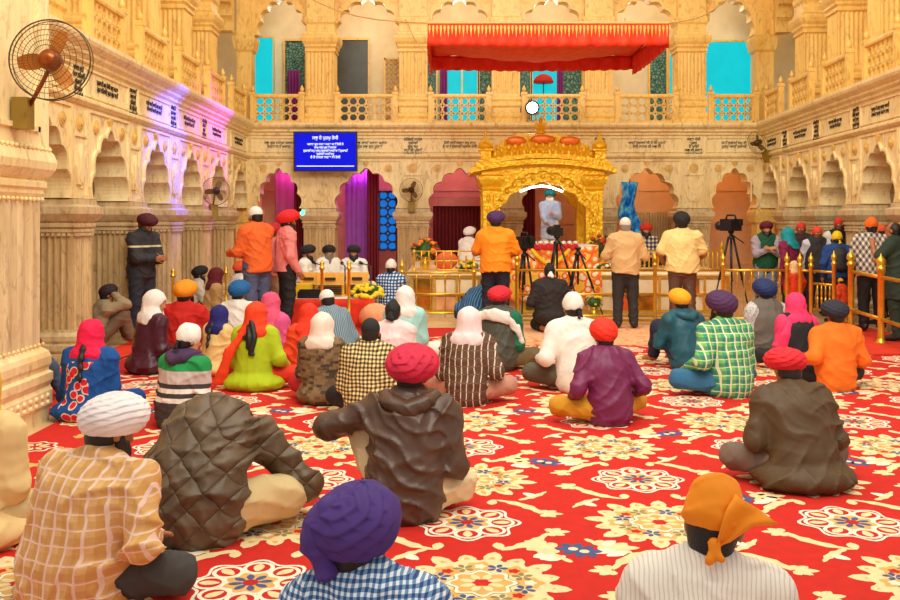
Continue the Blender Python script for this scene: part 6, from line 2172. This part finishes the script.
person('person in orange headcloth between the argyle sweater and the wall', 884, 14.3, 224, pose='stand', rot=10, lean=4, h=.016, shirt=K('dark_olive_top', (70, 62, 44)), legs=BLK, hat='cap', hatm=K('rust_cloth', (220, 90, 40)), hair=HAIR, shoes=M['shoe'])
person('woman with raised arm in a dark green dress at the right edge', 899, 12.45, 222, pose='stand', rot=44, lean=6, h=.013, sk='a', sleeve=.5, shirt=K('dark_green_dress', (40, 58, 44)), legs=K('dark_green_dress', None), hair=HAIR, longhair='loose', skirt='long', kurta=True, hands={-1: (-.16, .3, 1.34), 1: (.2, .2, .9)}, shoes=M['shoe'])
person('child in cream cap and orange red dress behind the brass posts', 794.5, 14.85, 261, pose='stand', rot=10, lean=2, h=.015, shirt=K('child_red_dress', (236, 64, 24)), legs=K('child_red_dress', None), hat='hood', hatm=K('cream_orange_scarf', (246, 206, 150)), skirt='long', kurta=True, wide=.95, fat=1.1)
person('child in red orange clothes crouching beside the small gate', 843, 14.3, 278, pose='stand', rot=30, lean=10, h=.015, shirt=K('child_orange', (240, 80, 30)), legs=K('child_yellow', (236, 170, 40)), hat='cap', hatm=K('child_yellow', None), hair=HAIR, wide=1.0, fat=1.15)
# ================================================================== LIGHT, CAMERA
w = bpy.data.worlds.new('hall_light')
sc.world = w
w.use_nodes = True
bg = w.node_tree.nodes['Background']
bg.inputs[0].default_value = (1, .95, .87, 1)
bg.inputs[1].default_value = 0.42

def area(name, loc, target, sx, sy, power, col):
    l = bpy.data.lights.new(name, 'AREA')
    l.shape = 'RECTANGLE'
    l.size, l.size_y, l.energy, l.color = sx, sy, power, col
    o = bpy.data.objects.new(name, l)
    COL.objects.link(o)
    o.location = loc
    d = Vector(target) - Vector(loc)
    o.rotation_euler = d.to_track_quat('-Z', 'Y').to_euler()
    return o
def point(name, loc, power, col, r=.15):
    l = bpy.data.lights.new(name, 'POINT')
    l.energy, l.color, l.shadow_soft_size = power, col, r
    o = bpy.data.objects.new(name, l)
    COL.objects.link(o)
    o.location = loc
    return o
def spot(name, loc, target, power, col, ang=60, r=.1, blend=.6):
    l = bpy.data.lights.new(name, 'SPOT')
    l.energy, l.color, l.spot_size, l.spot_blend, l.shadow_soft_size = power, col, math.radians(ang), blend, r
    o = bpy.data.objects.new(name, l)
    COL.objects.link(o)
    o.location = loc
    o.rotation_euler = (Vector(target) - Vector(loc)).to_track_quat('-Z', 'Y').to_euler()
    return o
WARM = (1, .94, .8)
area('hall_fill', (1.0, 9.5, 8.6), (1.0, 10.5, 0), 8, 9, 240, (1, .93, .82))  # added area light over the open hall, out of view
area('flood_lamp', (1.2, 3.0, 7.6), (1.2, 20, 3.2), 6, 2, 420, WARM)  # added unseen area light, brightens the walls from behind the camera
area('flood_lamp', (1.2, 14, 7.9), (1.2, 21, 4.6), 7, 1, 90, (1, .86, .6))  # added unseen area light, brightens the back gallery
# violet and blue party lamps under the left cornice and in the arches
spot('blue_lamp', (-2.9, 15.4, 3.9), (-4.6, 14.7, 2.55), 620, (.03, .05, 1), 62)
spot('violet_lamp', (-2.6, 18.3, 3.9), (-4.5, 17.6, 3.0), 260, (.42, .06, 1), 80)
point('violet_lamp', (bx(279), 22.2, 2.9), 14, (.75, .15, .8))
point('violet_lamp', (bx(355), 22.3, 2.9), 20, (.6, .12, 1))
point('violet_lamp', (bx(455), 22.3, 2.9), 10, (1, .35, .6))
point('warm_fill', (bx(650), 22.3, 2.9), 12, (1, .75, .45))  # added fill light inside the arch, no visible fixture
point('warm_fill', (bx(736), 22.3, 2.9), 12, (1, .5, .2))  # added fill light, as in the arch beside it
for k, px in enumerate((279, 366, 460, 553, 647, 734)):
    point('gallery_fill', (bx(px), 22.3, 6.6), 11, (1, .93, .8))  # added unseen fill light for the back gallery
for Y in (11, 14, 17):
    point('gallery_fill', (-5.6, Y, 6.4), 9, (1, .8, .5))  # added unseen fill lights for the side galleries
    point('gallery_fill', (7.9, Y, 6.4), 9, (1, .8, .5))
for Y in (12, 14, 16, 18, 20):
    point('arcade_fill', (-5.9, Y, 3.0), 1.5, (1, .78, .45))  # added weak fill lights behind the side arcades, no fixtures modelled
    point('arcade_fill', (8.1, Y, 3.0), 1.5, (1, .78, .45))

cam = bpy.data.cameras.new('camera')
cam.sensor_fit = 'HORIZONTAL'
cam.sensor_width = 36
cam.lens = F_PX / 900 * 36
cam.shift_y = -(300 - HY) / 900
cam.clip_end = 200
co = bpy.data.objects.new('camera', cam)
COL.objects.link(co)
co.location = (0, 0, EYE)
co.rotation_euler = (PI / 2, 0, 0)
sc.camera = co
sc.view_settings.view_transform = 'Standard'
sc.view_settings.look = 'None'
sc.view_settings.gamma = 1
sc.view_settings.use_curve_mapping = False
sc.view_settings.exposure = 0.75
